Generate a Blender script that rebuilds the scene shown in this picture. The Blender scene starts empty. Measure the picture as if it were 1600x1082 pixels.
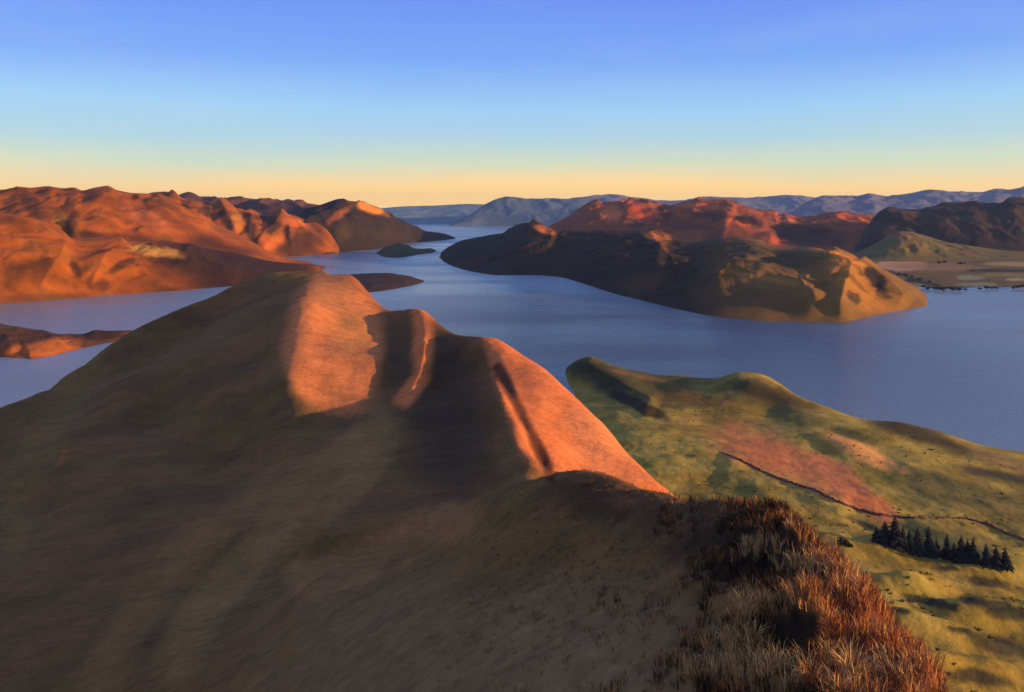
import bpy, math, random
import numpy as np
from mathutils import Vector

# ------------------------------------------------------------------ camera, sky, sun, exposure
S = bpy.context.scene
COL = S.collection
F = 1386.0            # focal length in pixels of the 1600 px wide frame
HZ = 328.0            # horizon row
H = 400.0             # camera height above the lake, metres

cam_d = bpy.data.cameras.new('camera')
cam = bpy.data.objects.new('camera', cam_d)
COL.objects.link(cam)
cam.location = (0, 0, H)
cam.rotation_euler = (math.radians(90), 0, 0)
cam_d.sensor_width = 36.0
cam_d.lens = 36.0 * F / 1600.0
cam_d.shift_y = -(541.0 - HZ) / 1600.0
cam_d.clip_start = 0.5
cam_d.clip_end = 200000
S.camera = cam

SUN_EL = math.radians(9.0)
SUN_AZ = math.radians(106)       # clockwise from +Y
w = bpy.data.worlds.new('World'); S.world = w; w.use_nodes = True
nt = w.node_tree; nt.nodes.clear()
out = nt.nodes.new('ShaderNodeOutputWorld')
bg = nt.nodes.new('ShaderNodeBackground'); bg.inputs['Strength'].default_value = 0.1
sky = nt.nodes.new('ShaderNodeTexSky'); sky.sky_type = 'NISHITA'
sky.sun_disc = False; sky.sun_elevation = SUN_EL; sky.sun_rotation = SUN_AZ
sky.altitude = 400; sky.air_density = 1.0; sky.dust_density = 3.0; sky.ozone_density = 2.5
tc = nt.nodes.new('ShaderNodeTexCoord')
sep = nt.nodes.new('ShaderNodeSeparateXYZ')
ramp = nt.nodes.new('ShaderNodeValToRGB')
nt.links.new(tc.outputs['Generated'], sep.inputs[0])
nz = nt.nodes.new('ShaderNodeTexNoise'); nz.inputs['Scale'].default_value = 2.2; nz.inputs['Detail'].default_value = 5
mp = nt.nodes.new('ShaderNodeMapping'); mp.inputs['Scale'].default_value = (1, 1, 7)
nt.links.new(tc.outputs['Generated'], mp.inputs[0]); nt.links.new(mp.outputs[0], nz.inputs['Vector'])
ma = nt.nodes.new('ShaderNodeMath'); ma.operation = 'MULTIPLY_ADD'
ma.inputs[1].default_value = 0.035; 
nt.links.new(nz.outputs['Fac'], ma.inputs[0]); nt.links.new(sep.outputs['Z'], ma.inputs[2])
sb = nt.nodes.new('ShaderNodeMath'); sb.operation = 'SUBTRACT'; sb.inputs[1].default_value = 0.0175
nt.links.new(ma.outputs[0], sb.inputs[0])
nt.links.new(sb.outputs[0], ramp.inputs[0])
def lin(c):
    return tuple(((v/255)/12.92 if v <= 10 else (((v/255)+0.055)/1.055)**2.4) for v in c)
els = [(0.0, (255, 206, 120)), (0.022, (252, 204, 124)), (0.052, (192, 200, 172)), (0.08, (158, 188, 200)), (0.115, (138, 180, 216)),
       (0.165, (104, 145, 216)), (0.23, (88, 122, 212)), (0.42, (100, 118, 180)), (1.0, (96, 106, 150))]
cr = ramp.color_ramp
while len(cr.elements) < len(els): cr.elements.new(0.5)
for e, (p, c) in zip(cr.elements, els):
    e.position = p; e.color = (*lin(c), 1)
sc_ = nt.nodes.new('ShaderNodeVectorMath'); sc_.operation = 'SCALE'; sc_.inputs['Scale'].default_value = 14.5
nt.links.new(ramp.outputs[0], sc_.inputs[0])
mixn = nt.nodes.new('ShaderNodeMix'); mixn.data_type = 'RGBA'; mixn.blend_type = 'MIX'; mixn.inputs[0].default_value = 0.7
nt.links.new(sky.outputs[0], mixn.inputs[6]); nt.links.new(sc_.outputs[0], mixn.inputs[7])
cn = nt.nodes.new('ShaderNodeTexNoise'); cn.inputs['Scale'].default_value = 3.4; cn.inputs['Detail'].default_value = 7; cn.inputs['Roughness'].default_value = 0.6
cm = nt.nodes.new('ShaderNodeMapping'); cm.inputs['Scale'].default_value = (1, 1, 5); cm.inputs['Location'].default_value = (2.3, 0.4, 0.0)
nt.links.new(tc.outputs['Generated'], cm.inputs[0]); nt.links.new(cm.outputs[0], cn.inputs['Vector'])
cr2 = nt.nodes.new('ShaderNodeMapRange'); cr2.inputs['From Min'].default_value = 0.5; cr2.inputs['From Max'].default_value = 0.78; cr2.inputs['To Max'].default_value = 0.11
nt.links.new(cn.outputs['Fac'], cr2.inputs['Value'])
cx = nt.nodes.new('ShaderNodeMix'); cx.data_type = 'RGBA'; cx.inputs[7].default_value = (5.2, 5.8, 6.4, 1)
nt.links.new(cr2.outputs[0], cx.inputs[0]); nt.links.new(mixn.outputs[2], cx.inputs[6])
nt.links.new(cx.outputs[2], bg.inputs['Color']); nt.links.new(bg.outputs[0], out.inputs[0])

sd = bpy.data.lights.new('sun', 'SUN'); sd.energy = 5.0; sd.angle = math.radians(0.6); sd.color = (1.0, 0.60, 0.24)
sun = bpy.data.objects.new('sun', sd); COL.objects.link(sun)
to_sun = Vector((math.sin(SUN_AZ)*math.cos(SUN_EL), math.cos(SUN_AZ)*math.cos(SUN_EL), math.sin(SUN_EL)))
sun.rotation_euler = to_sun.to_track_quat('Z', 'Y').to_euler()
sun.location = (3000, -500, 2500)

S.view_settings.view_transform = 'Standard'
S.view_settings.look = 'None'
S.view_settings.exposure = 0.3
S.view_settings.gamma = 1.0
S.view_settings.use_curve_mapping = False
S.cycles.use_denoising = True
S.cycles.max_bounces = 5
S.cycles.volume_bounces = 0
S.cycles.use_adaptive_sampling = True

# ------------------------------------------------------------------ numeric helpers
rng = np.random.default_rng(7)
random.seed(5)
def _hash(ix, iy, seed):
    n = (ix.astype(np.int64)*374761393 + iy.astype(np.int64)*668265263 + seed*1442695041) & 0xFFFFFFFF
    n = ((n ^ (n >> 13)) * 1274126177) & 0xFFFFFFFF
    n = (n ^ (n >> 16)) & 0xFFFFFFFF
    return n / 4294967295.0
def vnoise(x, y, seed=0):
    ix = np.floor(x); iy = np.floor(y)
    fx = x-ix; fy = y-iy
    a0 = _hash(ix, iy, seed)*6.2832; a1 = _hash(ix+1, iy, seed)*6.2832
    a2 = _hash(ix, iy+1, seed)*6.2832; a3 = _hash(ix+1, iy+1, seed)*6.2832
    g = lambda a, dx, dy: np.cos(a)*dx + np.sin(a)*dy
    u = fx*fx*fx*(fx*(fx*6-15)+10); v = fy*fy*fy*(fy*(fy*6-15)+10)
    n0 = g(a0, fx, fy)*(1-u) + g(a1, fx-1, fy)*u
    n1 = g(a2, fx, fy-1)*(1-u) + g(a3, fx-1, fy-1)*u
    return (n0*(1-v) + n1*v)*1.5          # about -1..1
def fbm(x, y, wl, octv=5, seed=0, gain=0.5, ridged=False):
    s = np.zeros_like(x); a = 1.0; f = 1.0/wl
    for k in range(octv):
        n = vnoise(x*f + 17.3*k, y*f - 9.1*k, seed+k*13)
        if ridged: n = 1-2*np.abs(n)
        s += a*n; a *= gain; f *= 2.03
    return s
def sstep(a, b, x):
    t = np.clip((x-a)/(b-a), 0, 1)
    return t*t*(3-2*t)
def curve(pts, x):
    """smooth (monotone cubic) curve through pts [(x, value)] evaluated at x"""
    p = np.array(sorted(pts), float); X = p[:, 0]; Y = p[:, 1]
    h = np.diff(X); d = np.diff(Y)/h
    m = np.zeros(len(X)); m[0] = d[0]; m[-1] = d[-1]
    for i in range(1, len(X)-1):
        if d[i-1]*d[i] > 0:
            w1 = 2*h[i]+h[i-1]; w2 = h[i]+2*h[i-1]
            m[i] = (w1+w2)/(w1/d[i-1]+w2/d[i])
    xx = np.clip(x, X[0], X[-1])
    i = np.clip(np.searchsorted(X, xx, side='right')-1, 0, len(h)-1)
    t = (xx-X[i])/h[i]
    return (Y[i]*(2*t**3-3*t**2+1) + h[i]*m[i]*(t**3-2*t**2+t) + Y[i+1]*(-2*t**3+3*t**2) + h[i]*m[i+1]*(t**3-t**2))
def px_of(X, Y, Z):
    return 800 + X/Y*F, HZ + (H-Z)/Y*F
def seg_field(xp, yp, pts, sy=1.0):
    """distance, signed side and position along a polyline"""
    best = np.full(xp.shape, 1e9); side = np.zeros_like(xp); tt = np.zeros_like(xp)
    P = np.array(pts, float); L = np.r_[0, np.cumsum(np.hypot(*np.diff(P, axis=0).T))]
    for i in range(len(P)-1):
        ax, ay = P[i]; bx, by = P[i+1]; dx, dy = bx-ax, by-ay; l2 = dx*dx+dy*dy
        t = np.clip(((xp-ax)*dx+(yp-ay)*dy)/l2, 0, 1)
        qx = xp-ax-t*dx; qy = (yp-ay-t*dy)*sy
        d = np.hypot(qx, qy); k = d < best
        best = np.where(k, d, best)
        side = np.where(k, np.sign(dx*qy-dy*qx), side)     # +1 = screen right when going up
        tt = np.where(k, (L[i]+t*math.sqrt(l2))/L[-1], tt)
    return best, side, tt
def rib(xp, yp, pts, wl, wr, amp, ends=0.12, p=1.3):
    """asymmetric ridge: wl/wr widths to the left and right of the line (pixels), amp metres"""
    d, s, t = seg_field(xp, yp, pts)
    up = pts[-1][1] < pts[0][1]
    right = (s > 0) if up else (s < 0)
    ww = np.where(right, wr, wl)
    e = sstep(0, ends, t)*(1-sstep(1-ends, 1, t)) if ends > 0 else 1
    return amp*np.clip(1-d/ww, 0, 1)**p * e
def blob(xp, yp, cx, cy, rx, ry, rot=0, soft=0.5, wob=0.0, seed=3):
    c, s = math.cos(math.radians(rot)), math.sin(math.radians(rot))
    dx, dy = xp-cx, yp-cy
    a = (dx*c+dy*s)/rx; b = (-dx*s+dy*c)/ry
    r = np.hypot(a, b)
    if wob: r = r + wob*fbm(xp, yp*1.6, (rx+ry)*0.5, 4, seed)
    return 1-sstep(1-soft, 1+soft*0.6, r)
def srgb(c): return np.array(lin(c))

# ------------------------------------------------------------------ materials
def land_material(name, scale, bump, grain=0.3, rough=0.95, streak=1.0, fine=0.0):
    m = bpy.data.materials.new(name); m.use_nodes = True
    n = m.node_tree; b = n.nodes['Principled BSDF']
    b.inputs['Roughness'].default_value = rough
    b.inputs['Specular IOR Level'].default_value = 0.12
    at = n.nodes.new('ShaderNodeAttribute'); at.attribute_name = 'albedo'
    g = n.nodes.new('ShaderNodeTexCoord')
    mpn = n.nodes.new('ShaderNodeMapping'); mpn.inputs['Scale'].default_value = (streak, 1, 1)
    mpn.inputs['Rotation'].default_value = (0, 0, 0.5)
    n.links.new(g.outputs['Object'], mpn.inputs[0])
    n1 = n.nodes.new('ShaderNodeTexNoise'); n1.inputs['Scale'].default_value = 1/scale; n1.inputs['Detail'].default_value = 8
    n1.inputs['Roughness'].default_value = 0.65
    n.links.new(mpn.outputs[0], n1.inputs['Vector'])
    n2 = n.nodes.new('ShaderNodeTexNoise'); n2.inputs['Scale'].default_value = 6/scale; n2.inputs['Detail'].default_value = 6
    n2.inputs['Roughness'].default_value = 0.7
    n.links.new(mpn.outputs[0], n2.inputs['Vector'])
    mr = n.nodes.new('ShaderNodeMapRange'); mr.inputs['From Min'].default_value = 0.3; mr.inputs['From Max'].default_value = 0.7
    mr.inputs['To Min'].default_value = 1-grain; mr.inputs['To Max'].default_value = 1+grain
    ad = n.nodes.new('ShaderNodeMath'); ad.operation = 'ADD'
    hf = n.nodes.new('ShaderNodeMath'); hf.operation = 'MULTIPLY'; hf.inputs[1].default_value = 0.5
    n.links.new(n1.outputs['Fac'], ad.inputs[0]); n.links.new(n2.outputs['Fac'], ad.inputs[1])
    if fine:
        n3 = n.nodes.new('ShaderNodeTexNoise'); n3.inputs['Scale'].default_value = 1/fine; n3.inputs['Detail'].default_value = 6
        n3.inputs['Roughness'].default_value = 0.75
        n.links.new(g.outputs['Object'], n3.inputs['Vector'])
        a3 = n.nodes.new('ShaderNodeMath'); a3.operation = 'MULTIPLY_ADD'; a3.inputs[1].default_value = 0.9; 
        n.links.new(n3.outputs['Fac'], a3.inputs[0]); n.links.new(ad.outputs[0], a3.inputs[2])
        s3 = n.nodes.new('ShaderNodeMath'); s3.operation = 'SUBTRACT'; s3.inputs[1].default_value = 0.45
        n.links.new(a3.outputs[0], s3.inputs[0]); ad = s3
    n.links.new(ad.outputs[0], hf.inputs[0]); n.links.new(hf.outputs[0], mr.inputs['Value'])
    vm = n.nodes.new('ShaderNodeVectorMath'); vm.operation = 'SCALE'
    n.links.new(at.outputs['Color'], vm.inputs[0]); n.links.new(mr.outputs[0], vm.inputs['Scale'])
    n.links.new(vm.outputs[0], b.inputs['Base Color'])
    bp = n.nodes.new('ShaderNodeBump'); bp.inputs['Strength'].default_value = 1.0
    bp.inputs['Distance'].default_value = bump
    n.links.new(hf.outputs[0], bp.inputs['Height']); n.links.new(bp.outputs[0], b.inputs['Normal'])
    return m
M_far = land_material('far_slopes', 400, 5, 0.15)
M_mid = land_material('dry_hillside', 120, 4, 0.3)
M_near = land_material('tussock_slope', 11, 0.8, 0.45, streak=0.85, fine=1.3)
M_low = land_material('valley_grass', 35, 3.0, 0.3)

def simple_mat(name, col, var=0.3, scale=4.0, rough=0.9, attr=False):
    m = bpy.data.materials.new(name); m.use_nodes = True
    n = m.node_tree; b = n.nodes['Principled BSDF']; b.inputs['Roughness'].default_value = rough
    b.inputs['Specular IOR Level'].default_value = 0.15
    g = n.nodes.new('ShaderNodeTexCoord'); t = n.nodes.new('ShaderNodeTexNoise'); t.inputs['Scale'].default_value = scale
    t.inputs['Detail'].default_value = 5
    n.links.new(g.outputs['Object'], t.inputs['Vector'])
    mr = n.nodes.new('ShaderNodeMapRange'); mr.inputs['From Min'].default_value = 0.3; mr.inputs['From Max'].default_value = 0.7
    mr.inputs['To Min'].default_value = 1-var; mr.inputs['To Max'].default_value = 1+var
    vm = n.nodes.new('ShaderNodeVectorMath'); vm.operation = 'SCALE'
    n.links.new(t.outputs['Fac'], mr.inputs['Value']); n.links.new(mr.outputs[0], vm.inputs['Scale'])
    if attr:
        at = n.nodes.new('ShaderNodeAttribute'); at.attribute_name = 'albedo'; n.links.new(at.outputs['Color'], vm.inputs[0])
    else: vm.inputs[0].default_value = col
    n.links.new(vm.outputs[0], b.inputs['Base Color'])
    return m

# ------------------------------------------------------------------ mesh helpers
def mesh_obj(name, V, Fc, mat, cols=None, smooth=True, parent=None):
    me = bpy.data.meshes.new(name)
    V = np.asarray(V, np.float32); Fc = np.asarray(Fc, np.int32)
    k = Fc.shape[1]
    me.vertices.add(len(V)); me.vertices.foreach_set('co', V.ravel())
    me.loops.add(Fc.size); me.loops.foreach_set('vertex_index', Fc.ravel())
    me.polygons.add(len(Fc))
    me.polygons.foreach_set('loop_start', np.arange(0, Fc.size, k, dtype=np.int32))
    me.polygons.foreach_set('loop_total', np.full(len(Fc), k, np.int32))
    me.polygons.foreach_set('use_smooth', np.full(len(Fc), smooth))
    me.update(calc_edges=True)
    if cols is not None:
        a = me.color_attributes.new('albedo', 'FLOAT_COLOR', 'POINT')
        a.data.foreach_set('color', np.c_[cols, np.ones(len(V))].astype(np.float32).ravel())
    me.materials.append(mat)
    o = bpy.data.objects.new(name, me); COL.objects.link(o)
    if parent: o.parent = parent
    return o
def grid_obj(name, X, Y, Z, mat, cols):
    nu, nv = X.shape
    V = np.stack([X, Y, Z], -1).reshape(-1, 3)
    i = np.arange(nu*nv).reshape(nu, nv)
    Q = np.stack([i[:-1, :-1], i[1:, :-1], i[1:, 1:], i[:-1, 1:]], -1).reshape(-1, 4)
    keep = (Z.ravel()[Q] > -12).any(1)
    Q = Q[keep]
    used = np.unique(Q); re = np.zeros(nu*nv, np.int64); re[used] = np.arange(len(used))
    o = mesh_obj(name, V[used], re[Q], mat, cols.reshape(-1, 3)[used])
    return o
def structure(o, label=None):
    o['kind'] = 'structure'
    if label: o['label'] = label
    return o
def palette(X, Y, xp, yp, cols, wl, seed, blobs=()):
    """albedo from a few base colours mixed by noise, then patches of ground cover and of painted sun and shade"""
    cols = [srgb(c) for c in cols]
    n = np.clip(0.5+0.55*fbm(X, Y, wl, 5, seed, 0.6), 0, 1)*(len(cols)-1)
    k = np.clip(np.floor(n).astype(int), 0, len(cols)-2); f = (n-k)[..., None]
    C = np.array(cols); out = C[k]*(1-f)+C[k+1]*f
    for m, c, a in blobs:
        out = out*(1-(m*a)[..., None]) + srgb(c)*(m*a)[..., None]
    return out

HEIGHTS = {}
def hill(name, shore, top, back, mat, cols, label, ribs=(), nv=110, rough=1.0, gul=1.0, seed=1, wl=900, step=2.2,
         base=None, prof=1.0, patch=None, pal_wl=None, back_base=-40, sil=1.0):
    """land between a front foot line and a crest line, falling away again behind.
    shore: [(x, y)] foot at lake level, or base=[(x, Y, z)] foot on land;  top: [(x, y, Y)];  back: depth behind the crest"""
    x0 = min(p[0] for p in top); x1 = max(p[0] for p in top)
    xs = np.linspace(x0, x1, int((x1-x0)/step)+2)
    if base is None:
        Ys = H*F/(curve(shore, xs)-HZ); zs = np.full_like(xs, -3.0)
    else:
        Ys = curve([(p[0], p[1]) for p in base], xs); zs = curve([(p[0], p[2]) for p in base], xs)
    yt = curve([(p[0], p[1]) for p in top], xs); Yt = curve([(p[0], p[2]) for p in top], xs)
    Yt = np.maximum(Yt, Ys*1.01)
    zt = np.maximum(H-(yt-HZ)*Yt/F, zs+1)
    nf = int(nv*0.72); nb = nv-nf
    t = np.linspace(-0.12, 1, nf); tb = np.linspace(0, 1, nb+1)[1:]
    T = np.r_[t, 1+tb]
    U = np.repeat(xs[:, None], len(T), 1)
    tf = np.clip(T, None, 1)[None]; bk = np.clip(T-1, 0, 1)[None]
    Y = Ys[:, None]+(Yt-Ys)[:, None]*tf + bk*back
    p = np.where(tf < 0, tf*1.3, np.clip(tf, 0, 1))
    pr = np.where(p > 0, (1-prof*0.5)*p + prof*0.5*np.sin(p*math.pi/2)**1.0, p)
    Z = zs[:, None]+(zt-zs)[:, None]*pr
    zend = min(back_base, 0)
    Z = Z + (zend-zt[:, None])*(1-np.cos(bk*math.pi))*0.5*(bk > 0)
    X = (U-800)/F*Y
    xp, yp = px_of(X, Y, Z)
    env = np.clip(p, 0, 1); env_front = np.sin(np.clip(env, 0, 1)*math.pi)**0.7*(bk == 0) + 0.0
    envall = np.where(bk > 0, np.clip(1-bk, 0, 1), sstep(0, 0.35, env))
    amp = (zt-zs)[:, None]
    sc = np.clip(amp/wl*3, 0.15, 1.0)
    wx = X+0.35*wl*fbm(X, Y, wl*0.8, 3, seed+50); wy = Y+0.35*wl*fbm(X, Y, wl*0.8, 3, seed+60)
    g = fbm(wx, wy*0.55, wl*0.6, 5, seed, 0.42, ridged=True)
    crest = np.exp(-((T-1)/0.12)**2)[None]
    Z = Z + sc*wl*0.045*gul*g*envall*(1-0.93*crest)
    Z = Z + sc*wl*0.010*rough*fbm(X, Y, wl*0.16, 4, seed+5, 0.5)*envall*(1-0.75*crest)*sil
    for r in ribs:
        Z = Z + rib(xp, yp, *r)*(np.clip(env*8, 0, 1)) * (bk < 0.5)
    xp, yp = px_of(X, Y, Z)
    bl = patch(xp, yp, X, Y, Z) if patch else ()
    C = palette(X, Y, xp, yp, cols, pal_wl or wl*0.5, seed+9, bl)
    o = grid_obj(name, X, Y, Z, mat, C)
    structure(o, label)
    return o

# ------------------------------------------------------------------ lake
def make_water():
    m = bpy.data.materials.new('lake_water'); m.use_nodes = True
    n = m.node_tree; b = n.nodes['Principled BSDF']
    b.inputs['Base Color'].default_value = (0.06, 0.085, 0.105, 1)
    b.inputs['IOR'].default_value = 1.33
    b.inputs['Specular IOR Level'].default_value = 0.28
    g = n.nodes.new('ShaderNodeTexCoord')
    mpn = n.nodes.new('ShaderNodeMapping'); mpn.inputs['Scale'].default_value = (1, 1.0, 1)
    mpn.inputs['Rotation'].default_value = (0, 0, 0.25)
    n.links.new(g.outputs['Object'], mpn.inputs[0])
    w1 = n.nodes.new('ShaderNodeTexNoise'); w1.inputs['Scale'].default_value = 0.09; w1.inputs['Detail'].default_value = 7
    w1.inputs['Roughness'].default_value = 0.6
    n.links.new(mpn.outputs[0], w1.inputs['Vector'])
    mp2 = n.nodes.new('ShaderNodeMapping'); mp2.inputs['Scale'].default_value = (0.35, 1.2, 1)
    n.links.new(g.outputs['Object'], mp2.inputs[0])
    w2 = n.nodes.new('ShaderNodeTexNoise'); w2.inputs['Scale'].default_value = 0.0016; w2.inputs['Detail'].default_value = 6
    w2.inputs['Roughness'].default_value = 0.55
    n.links.new(mp2.outputs[0], w2.inputs['Vector'])
    mr = n.nodes.new('ShaderNodeMapRange'); mr.inputs['From Min'].default_value = 0.35; mr.inputs['From Max'].default_value = 0.65
    mr.inputs['To Min'].default_value = 0.18; mr.inputs['To Max'].default_value = 0.38
    n.links.new(w2.outputs['Fac'], mr.inputs['Value']); n.links.new(mr.outputs[0], b.inputs['Roughness'])
    bp = n.nodes.new('ShaderNodeBump'); bp.inputs['Distance'].default_value = 1.2; bp.inputs['Strength'].default_value = 1.0
    n.links.new(w1.outputs['Fac'], bp.inputs['Height']); n.links.new(bp.outputs[0], b.inputs['Normal'])
    sp = n.nodes.new('ShaderNodeVectorMath'); sp.operation = 'SUBTRACT'; sp.inputs[1].default_value = (450, 3100, 0)
    n.links.new(g.outputs['Object'], sp.inputs[0])
    sc2 = n.nodes.new('ShaderNodeVectorMath'); sc2.operation = 'MULTIPLY'; sc2.inputs[1].default_value = (1/900, 1/1500, 0)
    n.links.new(sp.outputs[0], sc2.inputs[0])
    ln_ = n.nodes.new('ShaderNodeVectorMath'); ln_.operation = 'LENGTH'; n.links.new(sc2.outputs[0], ln_.inputs[0])
    ad2 = n.nodes.new('ShaderNodeMath'); ad2.operation = 'ADD'; n.links.new(ln_.outputs['Value'], ad2.inputs[0])
    n.links.new(w2.outputs['Fac'], ad2.inputs[1])
    m2 = n.nodes.new('ShaderNodeMapRange'); m2.interpolation_type = 'SMOOTHSTEP'; m2.inputs['From Min'].default_value = 0.9; m2.inputs['From Max'].default_value = 1.9
    n.links.new(ad2.outputs[0], m2.inputs['Value'])
    mx = n.nodes.new('ShaderNodeMix'); mx.data_type = 'RGBA'
    mx.inputs[6].default_value = (0.045, 0.048, 0.048, 1); mx.inputs[7].default_value = (0.23, 0.29, 0.30, 1)  # dark oval painted for the peninsula's reflection, paler water around it
    n.links.new(m2.outputs[0], mx.inputs[0]); n.links.new(mx.outputs[2], b.inputs['Base Color'])
    R = 42000
    N = 24
    g_ = np.linspace(-1, 1, N)
    X, Y = np.meshgrid(g_*R, g_*22000+18000, indexing='ij')
    V = np.stack([X, Y, np.zeros_like(X)], -1).reshape(-1, 3); i = np.arange(N*N).reshape(N, N)
    Q = np.stack([i[:-1, :-1], i[1:, :-1], i[1:, 1:], i[:-1, 1:]], -1).reshape(-1, 4)
    structure(mesh_obj('lake_water', V, Q, m), 'blue lake winding between the hills')
make_water()

# ------------------------------------------------------------------ far ranges, distance haze mixed into the slope colours
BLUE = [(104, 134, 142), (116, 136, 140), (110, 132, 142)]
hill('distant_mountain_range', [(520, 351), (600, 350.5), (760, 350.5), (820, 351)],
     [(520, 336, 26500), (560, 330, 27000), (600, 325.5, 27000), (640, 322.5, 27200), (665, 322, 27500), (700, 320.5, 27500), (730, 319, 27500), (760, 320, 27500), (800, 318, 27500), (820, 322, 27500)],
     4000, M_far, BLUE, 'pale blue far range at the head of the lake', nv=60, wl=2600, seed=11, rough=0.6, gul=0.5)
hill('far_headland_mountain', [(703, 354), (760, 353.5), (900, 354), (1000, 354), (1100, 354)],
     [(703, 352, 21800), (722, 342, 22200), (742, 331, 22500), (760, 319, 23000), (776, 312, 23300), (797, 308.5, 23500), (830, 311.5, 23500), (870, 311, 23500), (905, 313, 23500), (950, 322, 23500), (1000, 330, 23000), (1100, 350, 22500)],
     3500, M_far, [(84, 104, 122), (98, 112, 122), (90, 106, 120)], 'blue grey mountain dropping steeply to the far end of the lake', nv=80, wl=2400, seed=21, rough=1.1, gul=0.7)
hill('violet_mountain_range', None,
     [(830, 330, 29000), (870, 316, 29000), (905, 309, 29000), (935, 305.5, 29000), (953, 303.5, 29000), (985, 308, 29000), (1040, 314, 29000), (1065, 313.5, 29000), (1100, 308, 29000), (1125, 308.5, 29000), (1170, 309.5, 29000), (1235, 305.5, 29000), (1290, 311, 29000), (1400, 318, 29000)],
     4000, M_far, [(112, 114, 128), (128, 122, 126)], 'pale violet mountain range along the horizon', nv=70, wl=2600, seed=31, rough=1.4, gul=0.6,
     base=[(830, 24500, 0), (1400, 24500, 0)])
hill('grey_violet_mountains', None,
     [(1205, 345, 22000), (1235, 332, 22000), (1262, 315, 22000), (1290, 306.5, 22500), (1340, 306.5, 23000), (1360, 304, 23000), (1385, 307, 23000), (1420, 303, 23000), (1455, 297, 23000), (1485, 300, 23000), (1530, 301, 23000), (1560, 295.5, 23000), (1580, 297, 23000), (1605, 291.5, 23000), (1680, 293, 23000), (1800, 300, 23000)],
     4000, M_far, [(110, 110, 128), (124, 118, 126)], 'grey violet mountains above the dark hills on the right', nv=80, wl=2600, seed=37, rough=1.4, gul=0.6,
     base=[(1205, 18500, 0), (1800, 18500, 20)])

# ------------------------------------------------------------------ hills on the left shore
def patches(rows):
    """sun and shade patches put into the albedo: (x, y, rx, ry, rotation, softness, wobble, colour, strength)"""
    def f(xp, yp, X, Y, Z):
        return [(blob(xp, yp, a, b_, c, d, e, g, h, 3+k), col, st) for k, (a, b_, c, d, e, g, h, col, st) in enumerate(rows)]
    return f
GULLY_SHADE = (58, 40, 22); SUNLIT = (206, 108, 40); SLOPE_SHADE = (80, 44, 24)  # shaded gullies, shaded slopes and sunlit faces as albedo tones
P_BROAD = patches([(48, 318, 26, 12, 60, .6, .3, GULLY_SHADE, .7), (111, 350, 12, 18, 20, .6, .3, GULLY_SHADE, .8), (140, 368, 34, 8, 5, .6, .3, GULLY_SHADE, .7), (94, 343, 12, 12, 0, .6, .3, (196, 130, 40), .8),
    (225, 336, 40, 16, 30, .7, .3, (190, 104, 60), .7), (160, 312, 60, 10, 10, .7, .4, SLOPE_SHADE, .5), (340, 388, 70, 16, 14, .6, .3, SLOPE_SHADE, .9), (280, 350, 60, 10, 30, .7, .4, SLOPE_SHADE, .5), (370, 372, 30, 10, 25, .6, .3, (150, 80, 30), .8), (200, 372, 70, 8, 4, .6, .3, SLOPE_SHADE, .6)])
P_GULL = patches([(290, 325, 10, 6, 30, .5, .3, GULLY_SHADE, .9), (325, 331, 13, 8, 60, .5, .3, GULLY_SHADE, .9), (353, 345, 9, 22, -25, .5, .3, GULLY_SHADE, .9), (392, 362, 9, 22, -10, .5, .3, GULLY_SHADE, .9), (425, 352, 12, 16, 20, .5, .3, GULLY_SHADE, .9), (400, 340, 60, 6, 8, .5, .3, SLOPE_SHADE, .8),
    (372, 345, 9, 16, -20, .5, .3, (190, 120, 44), .8), (460, 349, 24, 7, 10, .5, .3, SUNLIT, .9), (428, 380, 20, 9, -35, .5, .3, SUNLIT, .9), (470, 380, 40, 26, -30, .6, .3, GULLY_SHADE, .85), (448, 360, 5, 10, 10, .5, .3, GULLY_SHADE, .8)])
P_HEAD = patches([(576, 325, 30, 7, 18, .5, .2, (222, 140, 48), .95), (550, 322, 8, 8, 0, .5, .3, GULLY_SHADE, .8), (530, 336, 22, 6, -35, .5, .3, (150, 84, 36), .8), (540, 360, 12, 20, 25, .6, .3, (84, 64, 26), .7), (590, 365, 40, 8, 10, .6, .3, (70, 54, 26), .4)])  # sunlit top and dim flanks painted into the albedo
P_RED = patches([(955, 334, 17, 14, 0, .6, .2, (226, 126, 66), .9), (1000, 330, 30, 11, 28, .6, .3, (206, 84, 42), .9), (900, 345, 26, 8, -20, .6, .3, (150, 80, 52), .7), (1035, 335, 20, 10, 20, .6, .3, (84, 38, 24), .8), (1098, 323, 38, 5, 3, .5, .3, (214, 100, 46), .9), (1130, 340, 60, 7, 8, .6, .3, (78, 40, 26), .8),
    (1185, 363, 44, 9, 26, .5, .3, (220, 104, 44), .95), (1150, 348, 22, 5, 10, .5, .3, (214, 104, 50), .8), (1233, 346, 12, 5, 10, .4, .2, (226, 116, 62), .9), (1260, 370, 80, 18, 5, .6, .3, (62, 38, 28), .85), (1328, 341, 24, 6, 12, .5, .2, (214, 98, 46), .9), (1205, 335, 30, 4, 5, .5, .3, (196, 88, 44), .7), (1060, 352, 60, 8, 5, .6, .3, (110, 52, 36), .7)])  # sunlit orange faces and darker shaded ones put into the colour
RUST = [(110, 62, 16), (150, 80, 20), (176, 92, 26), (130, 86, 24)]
DARK = [(72, 56, 40), (96, 72, 48), (86, 76, 48)]
OLIVE = [(84, 78, 44), (112, 92, 50), (122, 78, 44)]
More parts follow.
